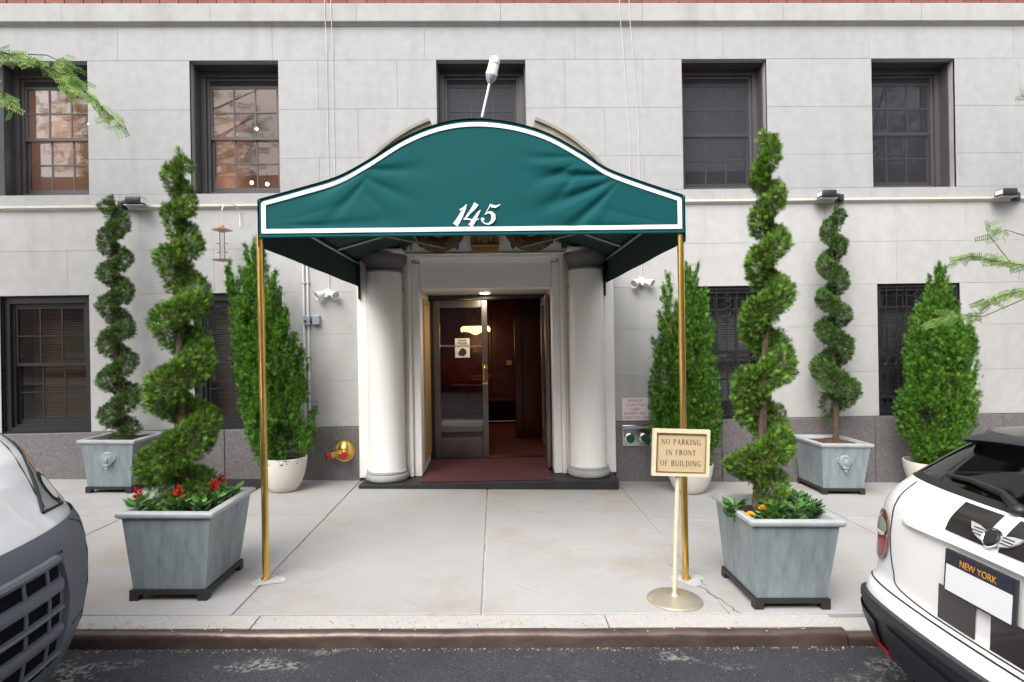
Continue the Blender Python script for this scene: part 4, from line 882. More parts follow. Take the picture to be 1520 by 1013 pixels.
# ------------------------------------------------------------------ bedding plants
LEAF = [(0,0,0),(.35,.26,.06),(.7,.22,.05),(1,0,-.06),(.7,-.22,.05),(.35,-.26,.06)]; LEAFF = [(0,1,2),(0,2,3),(0,3,4),(0,4,5)]
def bedding(x, y, z, label, kind, n=14, h=.10, s=.06):
    t = thing({'red':'red_salvia','yellow':'marigold','leaf':'leafy_bedding_plant'}[kind], label, 'flower' if kind != 'leaf' else 'plant', (x,y,z), group='bedding flowers in the front planters')
    a = R_.random(n)*2*PI; zz = R_.random(n)*h*.8+.01; pos = np.stack([np.cos(a)*.012, np.sin(a)*.012, zz], 1); d = np.stack([np.cos(a), np.sin(a), .25+R_.random(n)*.5], 1)
    up_ = np.tile(np.array([[0,0,1.]]),(n,1))+R_.normal(size=(n,3))*.2
    spray_mesh('leaves', pos, d, s*(.7+.6*R_.random(n)), LEAF, LEAFF, M['leaf'], t, roll=np.cross(up_, d)*0+up_)
    MB().tube([(0,0,-.02),(.004,0,h*.6),(0,.004,h)], .004, 6).build('stem', M['leaf'], t)
    if kind == 'red':
        m_ = 30; q = R_.random(m_); aa = R_.random(m_)*2*PI; pos = np.stack([np.cos(aa)*.006,np.sin(aa)*.006,h+q*.07],1); d = np.stack([np.cos(aa),np.sin(aa),.5+q],1)
        spray_mesh('petals', pos, d, .034*(1.15-q*.6), LEAF, LEAFF, M['red'], t)
    if kind == 'yellow':
        m_ = 34; aa = R_.random(m_)*2*PI; q = R_.random(m_); d = np.stack([np.cos(aa)*(1-q*.7),np.sin(aa)*(1-q*.7),.25+q],1); spray_mesh('petals', np.tile(np.array([[0,0,h+.005]]),(m_,1)), d, .030*(.8+.4*R_.random(m_)), LEAF, LEAFF, M['yellow'], t)
    return t
zf = gz(-1.885)+.50
for px, py, yy, l in [(205,742,-3.17,'red salvia at the near left corner of its planter'),(265,735,-3.16,'red salvia in the middle front below the spiral topiary'),(318,722,-3.0,'red salvia with two flower spikes nearest the brass pole'),(329,722,-2.86,'red salvia at the back right of its planter')]:
    p = at(px, py, yy); bedding(p.x, yy, zf-.005, l, 'red', 18, .11, .085)
for px, yy, l in [(297,-3.15,'low green leafy plant between the red flowers'),(345,-2.82,'pale green leaves at the far rim of the red flower planter'),(225,-3.12,'low leaves under the left red flower')]:
    p = at(px, 740, yy); bedding(p.x, yy, zf-.005, l, 'leaf', 20, .08, .075)
zf = gz(1.905)+.50
for px, py, yy, h_, l in [(1113,755,-3.33,.06,'yellow marigold at the near left corner of its planter'),(1133,745,-3.25,.075,'yellow marigold just right of the nearest one'),(1166,745,-3.2,.08,'yellow marigold among leaves in the middle of the planter'),(1163,728,-3.05,.11,'yellow marigold behind, close to the trunk')]:
    p = at(px, py, yy); bedding(p.x, yy, zf-.01, l, 'yellow', 18, h_, .045)
for px, yy, l in [(1150,-3.27,'leafy plant at the near rim of the yellow flower planter'),(1182,-3.30,'broad leafy plant in the yellow flower planter'),(1205,-3.22,'leafy plant at the right end of the yellow flower planter'),(1185,-3.08,'leafy plant behind in the yellow flower planter'),(1090,-3.18,'leafy plant left of the trunk in the yellow flower planter')]:
    p = at(px, 745, yy); bedding(p.x, yy, zf-.005, l, 'leaf', 34, .13, .075)

# ------------------------------------------------------------------ no parking sign
t = thing('standing_sign', 'gold framed NO PARKING sign on a cream post and round base', 'sign', (1.225,-3.25,gz(1.225)), (0,TILT,0))
MB().lathe([(.168,0),(.170,.008),(.162,.016),(.10,.024),(.03,.034),(.018,.05),(.016,.055)], 44).build('base', mat('brushed_cream_metal', (.60,.55,.43), .38, .6, var=(12,.6,(.45,.41,.32))), t, True)
MB().tube([(0,0,.05),(.012,0,.78)], .0145, 14).build('post', M['cream'], t, True)
sg = MB(); ring(sg, -.178, .178, -.145, .145, .024, -.014, .014); fo = sg.build('frame', M['cream'], t); fo.location = (.022,-.02,.925); fo.rotation_euler = (0,.02,0)
fb = MB(); ring(fb, -.155, .155, -.122, .122, .006, -.017, -.0135); fb.build('inner_bead', M['brass'], fo)
MB().box(-.153,.153,-.006,.006,-.120,.120).build('face', M['signtan'], fo)
for k, tx in enumerate(('NO PARKING','IN FRONT','OF BUILDING')): serif_text('lettering', tx, 0, .050-k*.066, .0335, M['ink'], fo, -.0075, .11, .84)

# ------------------------------------------------------------------ wall fittings
t = thing('fire_standpipe', 'polished brass standpipe with two red caps on granite base', 'standpipe', (-1.60,-.035,.385))
MB().lathe([(.001,-.075),(.03,-.072),(.07,-.055),(.095,-.03),(.108,-.014),(.125,-.012),(.128,-.004),(.128,.0)], 36, axis='y').build('plate', M['brass'], t, True)
MB().tube([(-.02,-.05,-.02),(-.09,-.11,-.03),(-.125,-.13,-.035)], [.042,.036,.036], 18).tube([(.02,-.05,-.02),(.025,-.11,-.03),(.025,-.135,-.033)], [.042,.036,.036], 18).build('outlet', M['brass'], t, True)
for p, q in (((-.12,-.128,-.034),(-.168,-.155,-.04)),((.025,-.133,-.033),(.026,-.178,-.037))):
    MB().tube([p,q], .039, 18).build('cap', M['redcap'], t, True)
t = thing('siamese_connection', 'chrome fire department connection with two green caps under red lettered sign', 'standpipe', (1.752,-.035,.49))
MB().bbox(-.165,.165,-.018,0,-.125,.12,.008).build('plate', M['chrome'], t); MB().bbox(-.15,.15,-.021,-.017,.075,.105,.002).build('nameplate', M['steelbox'], t)
for x in (-.085,.085):
    MB().lathe([(.060,-.018),(.058,-.05),(.050,-.055)], 26, (x,0,-.03), 'y').build('collar', M['chrome'], t, True)
    MB().lathe([(.047,-.05),(.049,-.085),(.044,-.095),(.001,-.098)], 26, (x,0,-.03), 'y').build('cap', M['greencap'], t, True)
t = thing('sprinkler_sign', 'white wall sign with red sprinkler notice above the green capped fitting', 'sign', (1.748,-.004,.785))
MB().bbox(-.152,.152,-.006,0,-.132,.132,.002).build('plate', M['sprsign'], t)
for k, tx in enumerate(('SPRINKLER','IS ONLY FOR','LOBBY','BASEMENT AND','COMPACTOR AREA')): sans_text('lettering', tx, .044, M['redink'], t, (0,-.0068,.098-k*.049), sx=.82)
for x, lab in ((-3.83,'black floodlight on ledge beside slim spiral topiary'),(3.97,'black floodlight on ledge touching a spiral topiary tip'),(6.08,'black floodlight on ledge at the far end above leafy branch')):
    s = 1 if x < 0 else -1
    t = thing('wall_floodlight', lab, 'floodlight', (x,-.05,3.20), (0,0,0), 'black floodlights on the ledge')
    hd = MB(); hd.bbox(-.085,.085,-.17,-.02,-.02,.065,.02); hd.build('housing', M['floodblack'], t, True)
    mb = MB(); mb.bbox(s*.085-.003, s*.085+.004, -.15, -.045, .0, .05, .001); mb.build('lens', M['lampjar'], t)
    MB().tube([(-s*.085,-.08,.02),(-s*.15,-.07,.015),(-s*.20,-.03,.0),(-s*.21,.02,-.01)], .026, 12).build('arm', M['floodblack'], t, True); MB().bbox(-s*.21-.05,-s*.21+.05,.0,.03,-.05,.05,.006).build('backplate', M['floodblack'], t)
    MB().bbox(-.10,.10,-.15,0,-.036,-.022,.004).build('bracket', M['galv'], t)
for x, z, lab in ((-1.76,2.18,'white twin spotlight on wall beside the conduits'),(1.84,2.265,'white twin spotlight on wall above the red lettered sign')):
    t = thing('twin_spotlight', lab, 'spotlight', (x,0,z), group='white twin spotlights on the wall')
    MB().bbox(-.035,.035,-.045,0,-.03,.045,.008).build('junction_box', M['whiteplastic'], t)
    for s in (-1,1):
        b = MB(); b.lathe([(.018,.0),(.03,.01),(.034,.04),(.046,.085),(.05,.10),(.044,.102),(.03,.06)], 20); o = b.build('lamp_head', M['whiteplastic'], t, True); o.location = (s*.035,-.05,.0); o.rotation_euler = (PI*.62, 0, s*.9)
        MB().lathe([(.001,.088),(.043,.090),(.043,.093),(.001,.094)], 20).build('lens', M['steelbox'], o, True)
    MB().bbox(-.014,.014,-.10,-.046,-.05,-.02,.005).build('sensor', M['whiteplastic'], t)
    MB().tube([(.01,-.012,.045),(.012,-.012,.50)], .005, 6).build('feed_wire', M['cable'], t)
for i, (x, lab) in enumerate(((-2.036,'thin white conduit pipe on wall, the one nearer the evergreen'),(-1.990,'thin white conduit pipe on wall, the one passing the grey boxes'))):
    t = thing('conduit', lab, 'conduit', (x,-.018,0), group='white conduit pipes on the wall'); MB().tube([(0,0,.66),(.0,0,1.8),(-.005,0,3.14)], .0115, 10).build('pipe', M['whiteplastic'], t, True)
    for z in (.95,1.45,2.3,2.9): MB().bbox(-.022,.022,-.014,.018,z-.009,z+.009,.002).build('strap', M['galv'], t)
t = thing('junction_box', 'pair of small grey electrical boxes on the white conduit', 'box', (-1.97,0,1.875)); MB().bbox(-.065,.01,-.065,0,-.055,.05,.004).build('box', M['steelbox'], t); MB().bbox(.035,.115,-.06,0,-.05,.055,.004).build('box', M['steelbox'], t)
MB().tube([(.005,-.03,-.01),(.04,-.03,-.01)], .016, 12).build('coupling', M['black'], t, True); MB().bbox(-.05,-.03,-.075,-.066,-.025,.0,.002).build('switch', M['floodblack'], t)
for s, lab in ((-1,'tiny white porch fitting beside the left column'),(1,'tiny white porch fitting beside the right column')):
    t = thing('porch_fitting', lab, 'lamp', (XC+s*.955 if s > 0 else XC-.955,-.064,2.15), group='small fittings on the pilasters'); sx = -s*.0
    MB().lathe([(.018,.0),(.022,.02),(.02,.04)], 14, (0,-.03,.03)).build('mount', M['galv'], t, True); MB().lathe([(.012,-.05),(.026,-.04),(.03,-.01),(.024,.018),(.018,.028)], 16, (0,-.03,0)).build('globe', M['lampjar'], t, True)
    MB().bbox(-.008,.008,-.03,.004,.03,.05,.002).build('arm', M['galv'], t); MB().blob((0,-.012,-.23),(.016,.014,.016),10,8).build('door_bell', M['chrome'], t, True)
# bird feeder
t = thing('bird_feeder', 'copper bird feeder hanging from a white hook on the wall', 'bird feeder', (-2.82,-.30,2.52))
MB().lathe([(.012,.40),(.03,.375),(.052,.36),(.10,.345),(.108,.34),(.09,.338),(.03,.32)], 28).build('roof', M['copper'], t, True)
MB().lathe([(.028,.02),(.028,.335)], 20, cap=False).build('seed_tube', glass_mat('clear_tube', (.93,.93,.92), 1.35), t, True)
MB().lathe([(.02,-.005),(.10,.01),(.105,.018),(.09,.016),(.03,.012)], 28).build('tray', M['copper'], t, True)
for z in (.10,.20):
    for s in (-1,1): MB().tube([(s*.026,0,z),(s*.06,0,z-.005)], .004, 8).build('perch', M['black'], t, True)
MB().tube([(0,0,.40),(0,0,.56)], .0025, 6).build('wire', M['cable'], t)
t = thing('feeder_hook', 'white curved wall hook above the copper bird feeder', 'hook', (-2.74,0,3.12)); MB().tube([(0,-.003,-.16),(0,-.02,.0),(-.01,-.08,.05),(-.035,-.18,.06),(-.065,-.27,.03),(-.08,-.30,-.04),(-.075,-.29,-.05)], .006, 8).build('rod', M['whiteplastic'], t, True); MB().bbox(-.015,.015,-.006,0,-.17,-.03,.002).build('plate', M['whiteplastic'], t)
for x, tilt, lab in ((-1.735,0,'left of the two pale cables hanging by the lit window'),(-1.665,0,'right of the two pale cables hanging by the lit window'),(1.63,.05,'left of the two pale cables hanging right of the awning lamp'),(1.74,.05,'right of the two pale cables hanging right of the awning lamp')):
    o = MB().tube([(x,-.07,5.6),(x+.005,-.068,5.3),(x+tilt,-.012,4.9),(x+tilt*2,-.008,4.0),(x+tilt*2,-.012,3.3)], .0035, 6).build('hanging_cable', M['cable'], None, True); tag(o, lab, 'cable', 'pale cables hanging down the wall')

# ------------------------------------------------------------------ street trees (trunks stand outside the frame, branches reach in)
LB = []; LBF = []
for k in range(7):
    x = .12+.125*k
    for s in (-1,1):
        q = len(LB); l_ = .24*(1-.04*k); LB += [(x,0,0),(x+.075,s*l_*.5,-.01),(x+.06,s*l_,-.03),(x-.015,s*l_*.55,-.01)]; LBF.append((q,q+1,q+2,q+3))
q = len(LB); LB += [(0,-.006,0),(1,-.003,-.03),(1,.003,-.03),(0,.006,0)]; LBF.append((q,q+1,q+2,q+3))
def tree(x, y, label, paths, crown_n, seed):
    t = thing('street_tree', label, 'tree', (x,y,gz(x)), group='street trees at the kerb')
    MB().tube([(0,0,-.05),(.02,0,.8),(-.02,.03,2.0),(.03,0,3.2),(0,-.05,4.6),(.1,.05,6.0)], [.17,.13,.12,.10,.07,.03], 12).build('trunk', M['bark'], t, True)
    limbs = MB(); P = []; D = []; rs = np.random.default_rng(seed)
    def along(pts, dens, sp):
        pts = [Vector(p) for p in pts]
        for a, b in zip(pts, pts[1:]):
            n = max(1, int((b-a).length*dens))
            for k in range(n):
                q = a.lerp(b, rs.random()); dd = (b-a).normalized()
                P.append(tuple(q+Vector(rs.normal(size=3)*sp))); D.append(tuple(dd*.6+Vector((rs.normal()*.8, rs.normal()*.8, rs.normal()*.25-.25))))
    for pts, rad, dens in paths:
        loc = [(p[0]-x, p[1]-y, p[2]-gz(x)) for p in pts]; k = len(loc)
        limbs.tube(loc, [rad*(1-.8*i/(k-1))+.001 for i in range(k)], 7)
        along([p for p in loc if abs(p[0]) > 1.6] if k > 4 else loc[-max(2,k-1):], dens, .012)
    nb = len(P)
    for k in range(26):
        a = rs.random()*2*PI; z = 3.8+rs.random()*2.0; r = .9+rs.random()*1.2; tip = (r*math.cos(a), r*math.sin(a)*.7-.3, z+.6+rs.random()*.8)
        limbs.tube([(0,0,z),(tip[0]*.5,tip[1]*.5,z+.45),tip], [.03,.018,.005], 6)
        for _ in range(crown_n//26): 
            if abs(tip[0]) > 1.3 and tip[0]*x < 0: break
            q = np.array(tip)*(.35+.65*rs.random())+np.array([0,0,z*.0])+rs.normal(size=3)*.22; q[2] = max(q[2], 3.9); P.append(tuple(q)); D.append(tuple(rs.normal(size=3)*np.array([1,1,.4])))
    limbs.build('branches', M['bark'], t, True)
    P = np.array(P); D = np.array(D); n = len(P); spray_mesh('crown', P, D, np.where(np.arange(n) < nb, .085, .21)*(.7+.6*rs.random(n)), LB, LBF, M['locust'], t, roll=np.stack([D[:,1],-D[:,0],.3*rs.normal(size=n)],1)+rs.normal(size=(n,3))*.2)  # off-frame crown leaves oversized and dense, added to block sky reflections in windows
    return t
def B(px, py, Y): p = at(px, py, Y); return (p.x, Y, p.z)
tree(-5.6,-3.0,'honey locust branch with fine leaves hanging in at upper left',[
  ([(-5.6,-3.0,3.3),(-4.6,-3.1,3.6),(-3.6,-3.2,3.55),B(-20,72,-3.4),B(55,92,-3.42),B(110,120,-3.4),B(150,160,-3.38),B(180,186,-3.38)],.007,120),
  ([B(20,80,-3.4),B(70,82,-3.35),B(110,102,-3.3)],.003,110),
  ([B(55,92,-3.42),B(90,125,-3.45),B(125,150,-3.45)],.003,110),
  ([(-5.6,-3.0,2.9),(-3.8,-3.2,3.3),B(-30,110,-3.4),B(5,140,-3.4),B(22,160,-3.4)],.006,140)],4200,1)
tree(6.5,-2.7,'honey locust branches with pale fine leaves hanging in at the right edge',[
  ([(6.5,-2.7,2.9),(4.5,-2.85,2.5),B(1525,395,-3.0),B(1480,388,-3.0),B(1440,380,-3.0),B(1422,386,-3.0)],.005,110),
  ([B(1500,390,-3.0),B(1470,352,-3.0),B(1463,338,-3.0)],.002,110),([B(1520,350,-3.0),B(1495,342,-3.0),B(1480,345,-3.0)],.002,120),
  ([(4.5,-2.85,2.4),B(1530,430,-3.0),B(1490,438,-3.0),B(1462,452,-3.0)],.003,150),
  ([B(1530,440,-2.9),B(1460,470,-2.9),B(1410,466,-2.9),B(1385,480,-2.9)],.0025,80),
    ([(6.5,-2.7,3.6),(4.7,-2.9,3.5),B(1535,160,-3.0),B(1516,140,-3.0)],.005,50)],3600,2)

# ------------------------------------------------------------------ vehicles
class Body:
    """A vehicle shell given by plan outlines at several heights; u runs forward from the tail, v to the left, w up."""
    def __init__(s, rows, m=5.0, sm=.0): s.rows = np.array(rows, float); s.m = m; s.sm = sm
    def par(s, w_):
        def at_(q): return np.array([np.interp(q, s.rows[:,0], s.rows[:,k]) for k in range(1, 8)])
        return list(sum(at_(w_+d)*g for d, g in ((-s.sm,.25),(-s.sm*.5,.25),(s.sm*.5,.25),(s.sm,.25))))
    def rear(s, v, w_, off=0):
        xr, xf, b, br, rr, bf, rf = s.par(w_); t = min(abs(v)/b, 1); d = br*t*t+rr*(1-(1-t**s.m)**(1/s.m)); return (xr+d-off, v, w_)
    def front(s, v, w_, off=0):
        xr, xf, b, br, rr, bf, rf = s.par(w_); t = min(abs(v)/b, 1); d = bf*t*t+rf*(1-(1-t**s.m)**(1/s.m)); return (xf-d+off, v, w_)
    def loop(s, w_, off=0, n=36):
        b = s.par(w_)[2]; vs_ = [b*math.sin(a) for a in np.linspace(-PI/2, PI/2, n)]
        L = [s.rear(v, w_) for v in vs_]+[s.front(v, w_) for v in vs_[::-1]]
        if off:
            c = Vector((sum(p[0] for p in L)/len(L), 0, 0)); out = []
            for i, p in enumerate(L):
                a = Vector(L[i-1]); q = Vector(L[(i+1) % len(L)]); tg = q-a; nn = Vector((tg.y, -tg.x, 0)); nn = nn.normalized() if nn.length > 1e-9 else Vector((0,0,0))
                if nn.dot(Vector((p[0]-c.x, p[1], 0))) < 0: nn = -nn
                out.append((p[0]+nn.x*off, p[1]+nn.y*off, p[2]))
            L = out
        return L
    def shell(s, mb, ws, off=0, cap=False, n=36):
        Ls = [s.loop(w_, off, n) for w_ in ws]; k = len(Ls[0]); V = [p for L in Ls for p in L]; F = [(j*k+i, j*k+(i+1) % k, (j+1)*k+(i+1) % k, (j+1)*k+i) for j in range(len(Ls)-1) for i in range(k)]
        if cap: F.append(tuple((len(Ls)-1)*k+i for i in range(k)))
        return mb.add(V, F)
    def patch(s, mb, fn, v0, v1, w0, w1, off=.004, nv=14, nw=8, shape=None, thick=0):
        P = []
        for j in range(nw+1):
            row = []
            for i in range(nv+1):
                a, b = i/nv, j/nw
                v, w_ = (v0+(v1-v0)*a, w0+(w1-w0)*b) if shape is None else shape(a, b)
                row.append(fn(v, w_, off))
            P.append(row)
        mb.grid(P)
        if thick:
            Q = [[(p[0]+(thick if fn == s.rear else -thick), p[1], p[2]) for p in r] for r in P]
            edge = P[0]+[r[-1] for r in P[1:]]+P[-1][::-1][1:]+[r[0] for r in P[::-1]][1:]; edge2 = Q[0]+[r[-1] for r in Q[1:]]+Q[-1][::-1][1:]+[r[0] for r in Q[::-1]][1:]
            mb.grid([edge, edge2])
        return mb
def wheel(parent, u, v, r, wd):
    s = 1 if v > 0 else -1
    o = MB().lathe([(r*.62,-wd/2),(r*.92,-wd/2),(r,-wd*.36),(r,wd*.36),(r*.92,wd/2),(r*.62,wd/2)], 36, axis='y').build('wheel', M['rubber'], parent, True); o.location = (u, v, r)
    rim = MB().lathe([(r*.64,-wd*.42),(r*.60,s*wd*.30),(r*.56,s*wd*.36)], 30, axis='y', cap=False)
    for k in range(7):
        a = 2*PI*k/7; c, s_ = math.cos(a), math.sin(a); q = [(c*r*.12-s_*.02, s_*r*.12+c*.02),(c*r*.12+s_*.02, s_*r*.12-c*.02),(c*r*.6+s_*.026, s_*r*.6-c*.026),(c*r*.6-s_*.026, s_*r*.6+c*.026)]
        rim.prism(q, s*wd*.26, s*wd*.36)
    rim.lathe([(.001,s*wd*.38),(r*.16,s*wd*.36),(r*.17,s*wd*.2)], 18, axis='y', cap=False); rim.build('rim', M['chrome'], o, True)
    MB().lathe([(.001,0),(r*.6,0)], 24, axis='y', cap=False).build('hub', M['rubber'], o)
def arch_disc(parent, u, b, r, m):
    for s in (-1,1): MB().lathe([(r*1.13,s*(b+.004)),(r*1.17,s*(b+.012)),(r*1.10,s*(b+.014)),(r*1.06,s*(b-.03)),(.001,s*(b-.08))], 32, (u,0,r), 'y', cap=False).build('wheel_arch', m, parent, True)

# ---- white hatchback with black stripes: tail faces the left of the picture
car = thing('hatchback_car', 'white hatchback with black stripes and blank licence plate parked at the kerb', 'car', (1.87,-4.78,gz(1.87)+RD-.002), (0,TILT,0))
hb = Body([(.16,.14,3.56,.72,.05,.20,.08,.25),(.26,.05,3.66,.80,.05,.22,.08,.3),(.36,.015,3.70,.835,.05,.22,.10,.34),(.46,.0,3.70,.842,.05,.22,.10,.36),(.535,.02,3.69,.842,.05,.22,.10,.36),(.565,.055,3.67,.84,.055,.23,.1,.36),
  (.80,.06,3.62,.835,.06,.23,.12,.40),(.92,.075,3.50,.825,.065,.23,.14,.44),(.98,.10,3.30,.81,.07,.24,.16,.5),(1.02,.135,2.9,.80,.075,.25,.2,.5),(1.06,.18,2.62,.785,.08,.25,.2,.4)], 5.0, .012)
mb = MB(); hb.shell(mb, [.16,.20,.26,.31,.36,.41,.46,.50,.53,.55,.57,.61,.67,.73,.80,.86,.92,.95,.98,1.0,1.02,1.04,1.06]); body = mb.build('body', M['carwhite'], car, 'yes')
gh = Body([(1.055,.178,2.63,.787,.08,.25,.2,.4),(1.10,.225,2.45,.755,.08,.24,.2,.4),(1.185,.325,2.15,.695,.075,.22,.18,.35),(1.262,.42,1.92,.63,.07,.2,.16,.3),(1.295,.46,1.82,.60,.07,.2,.15,.3)])
mb = MB(); gh.shell(mb, list(np.linspace(1.058,1.295,9))); mb.build('window_band', M['carglass'], car, True)
rf = Body([(1.288,.42,1.84,.61,.07,.2,.15,.3),(1.308,.43,1.80,.60,.07,.2,.15,.3),(1.328,.52,1.66,.52,.07,.2,.15,.3),(1.343,.75,1.4,.36,.07,.2,.12,.2),(1.35,1.0,1.15,.12,.01,.04,.02,.04)])
mb = MB(); rf.shell(mb, [1.288,1.298,1.308,1.32,1.328,1.337,1.343,1.347,1.35], cap=True); roof = mb.build('roof', M['stripe'], car, True)
mb = MB(); P = []
for k, (u0_, w0_) in enumerate(((.62,1.325),(.45,1.325),(.36,1.308),(.345,1.296),(.37,1.282),(.50,1.29))): P.append([(u0_+.07*(v/.6)**2, v, w0_-.045*(v/.6)**2) for v in np.linspace(-.56,.56,24)])
mb.grid(P); mb.build('roof_spoiler', M['cladding'], roof, True)
for s in (-1,1):                      # rear pillars beside the tailgate glass
    mb = MB(); gh.patch(mb, gh.rear, 0, 0, 0, 0, .006, 6, 10, lambda a, b: (s*(gh.par(1.06+.232*b)[2]-(.09-.02*b)*(1-a)), 1.06+.232*b)); mb.build('rear_pillar', M['stripe'], car, True)
mb = MB(); gh.patch(mb, gh.rear, -.70, .70, 1.052, 1.085, .008, 30, 3); mb.build('window_seal', M['rubber'], car, True)
MB().tube([gh.rear(.0,1.085,.03), gh.rear(.10,1.115,.03), gh.rear(.30,1.125,.028), gh.rear(.44,1.115,.022)], [.022,.016,.012,.008], 8).build('rear_wiper', M['cladding'], car, True)
mb = MB(); mb.blob(gh.rear(.0,1.08,.02), (.03,.035,.025), 12, 8); mb.build('wiper_hub', M['cladding'], car, True)
# seats and headrests seen through the glass
for u_, vs2 in ((.95,(-.33,.33)),(1.75,(-.36,.36))):
    for v in vs2:
        o = MB().bbox(u_-.07,u_+.07,v-.22,v+.22,.45,1.02,.05).bbox(u_-.05,u_+.05,v-.12,v+.12,1.03,1.19,.04).build('car_seat', M['rubber'], car, True)
# black lower cladding
mb = MB(); hb.shell(mb, [.17,.22,.27,.32,.37,.42,.45,.462,.464], off=.016); clad = mb.build('lower_cladding', M['cladding'], car, True)
for v0, v1 in ((.58,.83),(.06,.52),(-.52,-.06),(-.83,-.58)):
    mb = MB(); hb.patch(mb, hb.rear, 0, 0, 0, 0, .028, 14, 8, lambda a, b: (v0+(v1-v0)*(a*.96+.02), 0.225+(.17+.025*a)*b)); mb.build('cladding_panel', M['cladding'], clad, True)
mb = MB(); hb.patch(mb, hb.rear, -.84, .84, .455, .487, .024, 40, 3, thick=.03); mb.build('cladding_lip', M['cladding'], clad, True)
for s in (-1,1):
    mb = MB(); hb.patch(mb, hb.rear, s*.52, s*.66, .245, .28, .034, 6, 3, thick=.01); mb.build('reflector', M['reflector'], clad)
    # tail lights: oval lens in a chrome ring
    def oval(k, cv=.690, cw=.775, rv=.08, rw=.112):
        def f(a, b): q = 2*PI*a; r = b*k; return (s*(cv+rv*r*math.cos(q)*(abs(math.cos(q))**-.15 if abs(math.cos(q)) > .05 else 1)), cw+rw*r*math.sin(q))
        return f
    mb = MB(); hb.patch(mb, hb.rear, 0,0,0,0, .010, 32, 4, oval(1.0)); tl = mb.build('tail_light', M['taillight'], car, True)
    mb = MB(); hb.patch(mb, hb.rear, 0,0,0,0, .014, 32, 2, lambda a, b: oval(1)(a, .93+.14*b)); mb.build('chrome_ring', M['chrome'], tl, True)
    mb = MB(); hb.patch(mb, hb.rear, 0,0,0,0, .016, 16, 3, lambda a, b: (s*(.69+.068*math.cos(2*PI*a)*b), .775+.04+.045*math.sin(2*PI*a)*b)); mb.build('clear_section', M['clearlens'], tl, True)
# tailgate: shut lines, handle lip, recess, stripes, badge, plate
def line(pts, r=.004, name='shut_line', m_='rubber'):
    pts = catmull(pts, 8); MB().tube([hb.rear(v, w_, .0008) for v, w_ in pts], r, 6).build(name, M[m_], car, True)
line([(-.60,1.05),(-.615,.95),(-.60,.76),(-.56,.64),(-.48,.575),(0,.565),(.48,.575),(.56,.64),(.60,.76),(.615,.95),(.60,1.05)], .0035)
line([(v, .548) for v in np.linspace(-.80,.80,30)], .004)
mb = MB(); P = []
for q, (o_, dz) in enumerate(((.0,.022),(.022,.014),(.030,.0),(.024,-.008),(.0,-.012))): P.append([hb.rear(v, .905+dz-.02*(v/.5)**2, o_*(1-(abs(v)/.53)**6)) for v in np.linspace(-.52,.52,40)])
mb.grid(P); mb.build('tailgate_handle', M['carwhite'], car, True)
for v0, v1 in ((-.235,-.035),(.035,.235)):
    mb = MB(); hb.patch(mb, hb.rear, v0, v1, .935, 1.05, .004, 8, 8); mb.build('racing_stripe', M['stripe'], car, True)
    mb = MB(); hb.patch(mb, hb.rear, v0, v1, .575, .715, .004, 8, 6); mb.build('racing_stripe', M['stripe'], car, True)
pu = hb.rear(0, .80, .022)[0]
pt = obj('licence_plate', None, car, (pu, 0, .80)); pt.rotation_euler = (0, .05, 0)
MB().bbox(-.008,.004,-.168,.168,-.088,.082,.003).build('plate_frame', M['floodblack'], pt); MB().box(-.0105,-.0085,-.155,.155,.025,.072).build('plate_band', M['navy'], pt)
MB().box(-.0105,-.0085,-.155,.155,-.078,.0245).build('plate_face', M['platewhite'], pt)
o = sans_text('plate_lettering', 'NEW YORK', .036, M['orange'], pt, (-.0112,0,.046), (PI/2,0,-PI/2), .92, .0004)
bo = obj('badge', None, car, hb.rear(0, .975, .012)); bo.rotation_euler = (0, .55, 0)
MB().lathe([(.001,-.012),(.028,-.010),(.034,-.002),(.034,.004)], 24, axis='x').build('roundel', M['floodblack'], bo, True); MB().lathe([(.034,-.004),(.038,-.008),(.040,-.002),(.038,.002)], 24, axis='x', cap=False).build('ring', M['chrome'], bo, True)
for s in (-1,1):
    W = [(.036,.018),(.075,.030),(.118,.034),(.105,.012),(.078,-.012),(.040,-.024)]
    MB().add([(-.004,s*y,z) for y,z in W]+[(.004,s*y,z) for y,z in W], [tuple(range(6)), tuple(range(11,5,-1))]+[(i,6+i,6+(i+1)%6,(i+1)%6) for i in range(6)]).build('wing', M['silver'], bo)
    for z in (.016,.004,-.008): MB().box(-.006,-.0042,min(s*.042,s*.092),max(s*.042,s*.092),z-.002,z+.002).build('feather', M['floodblack'], bo)
for u_ in (.66,3.10):
    arch_disc(car, u_, .842, .30, M['cladding'])
    for s in (-1,1): wheel(car, u_, s*.765, .30, .19)
for s in (-1,1):
    mb = MB(); hb.patch(mb, hb.front, 0,0,0,0, .012, 24, 3, lambda a, b: (s*(.60+.10*b*math.cos(2*PI*a)), .74+.11*b*math.sin(2*PI*a))); mb.build('headlight', M['clearlens'], car, True)
    MB().bbox(2.05,2.25,s*.86-.07,s*.86+.07,.98,1.10,.03).build('mirror', M['cladding'], car, True)
mb = MB(); hb.patch(mb, hb.front, -.42,.42,.58,.70,.008,12,3); mb.build('grille', M['cladding'], car, True)

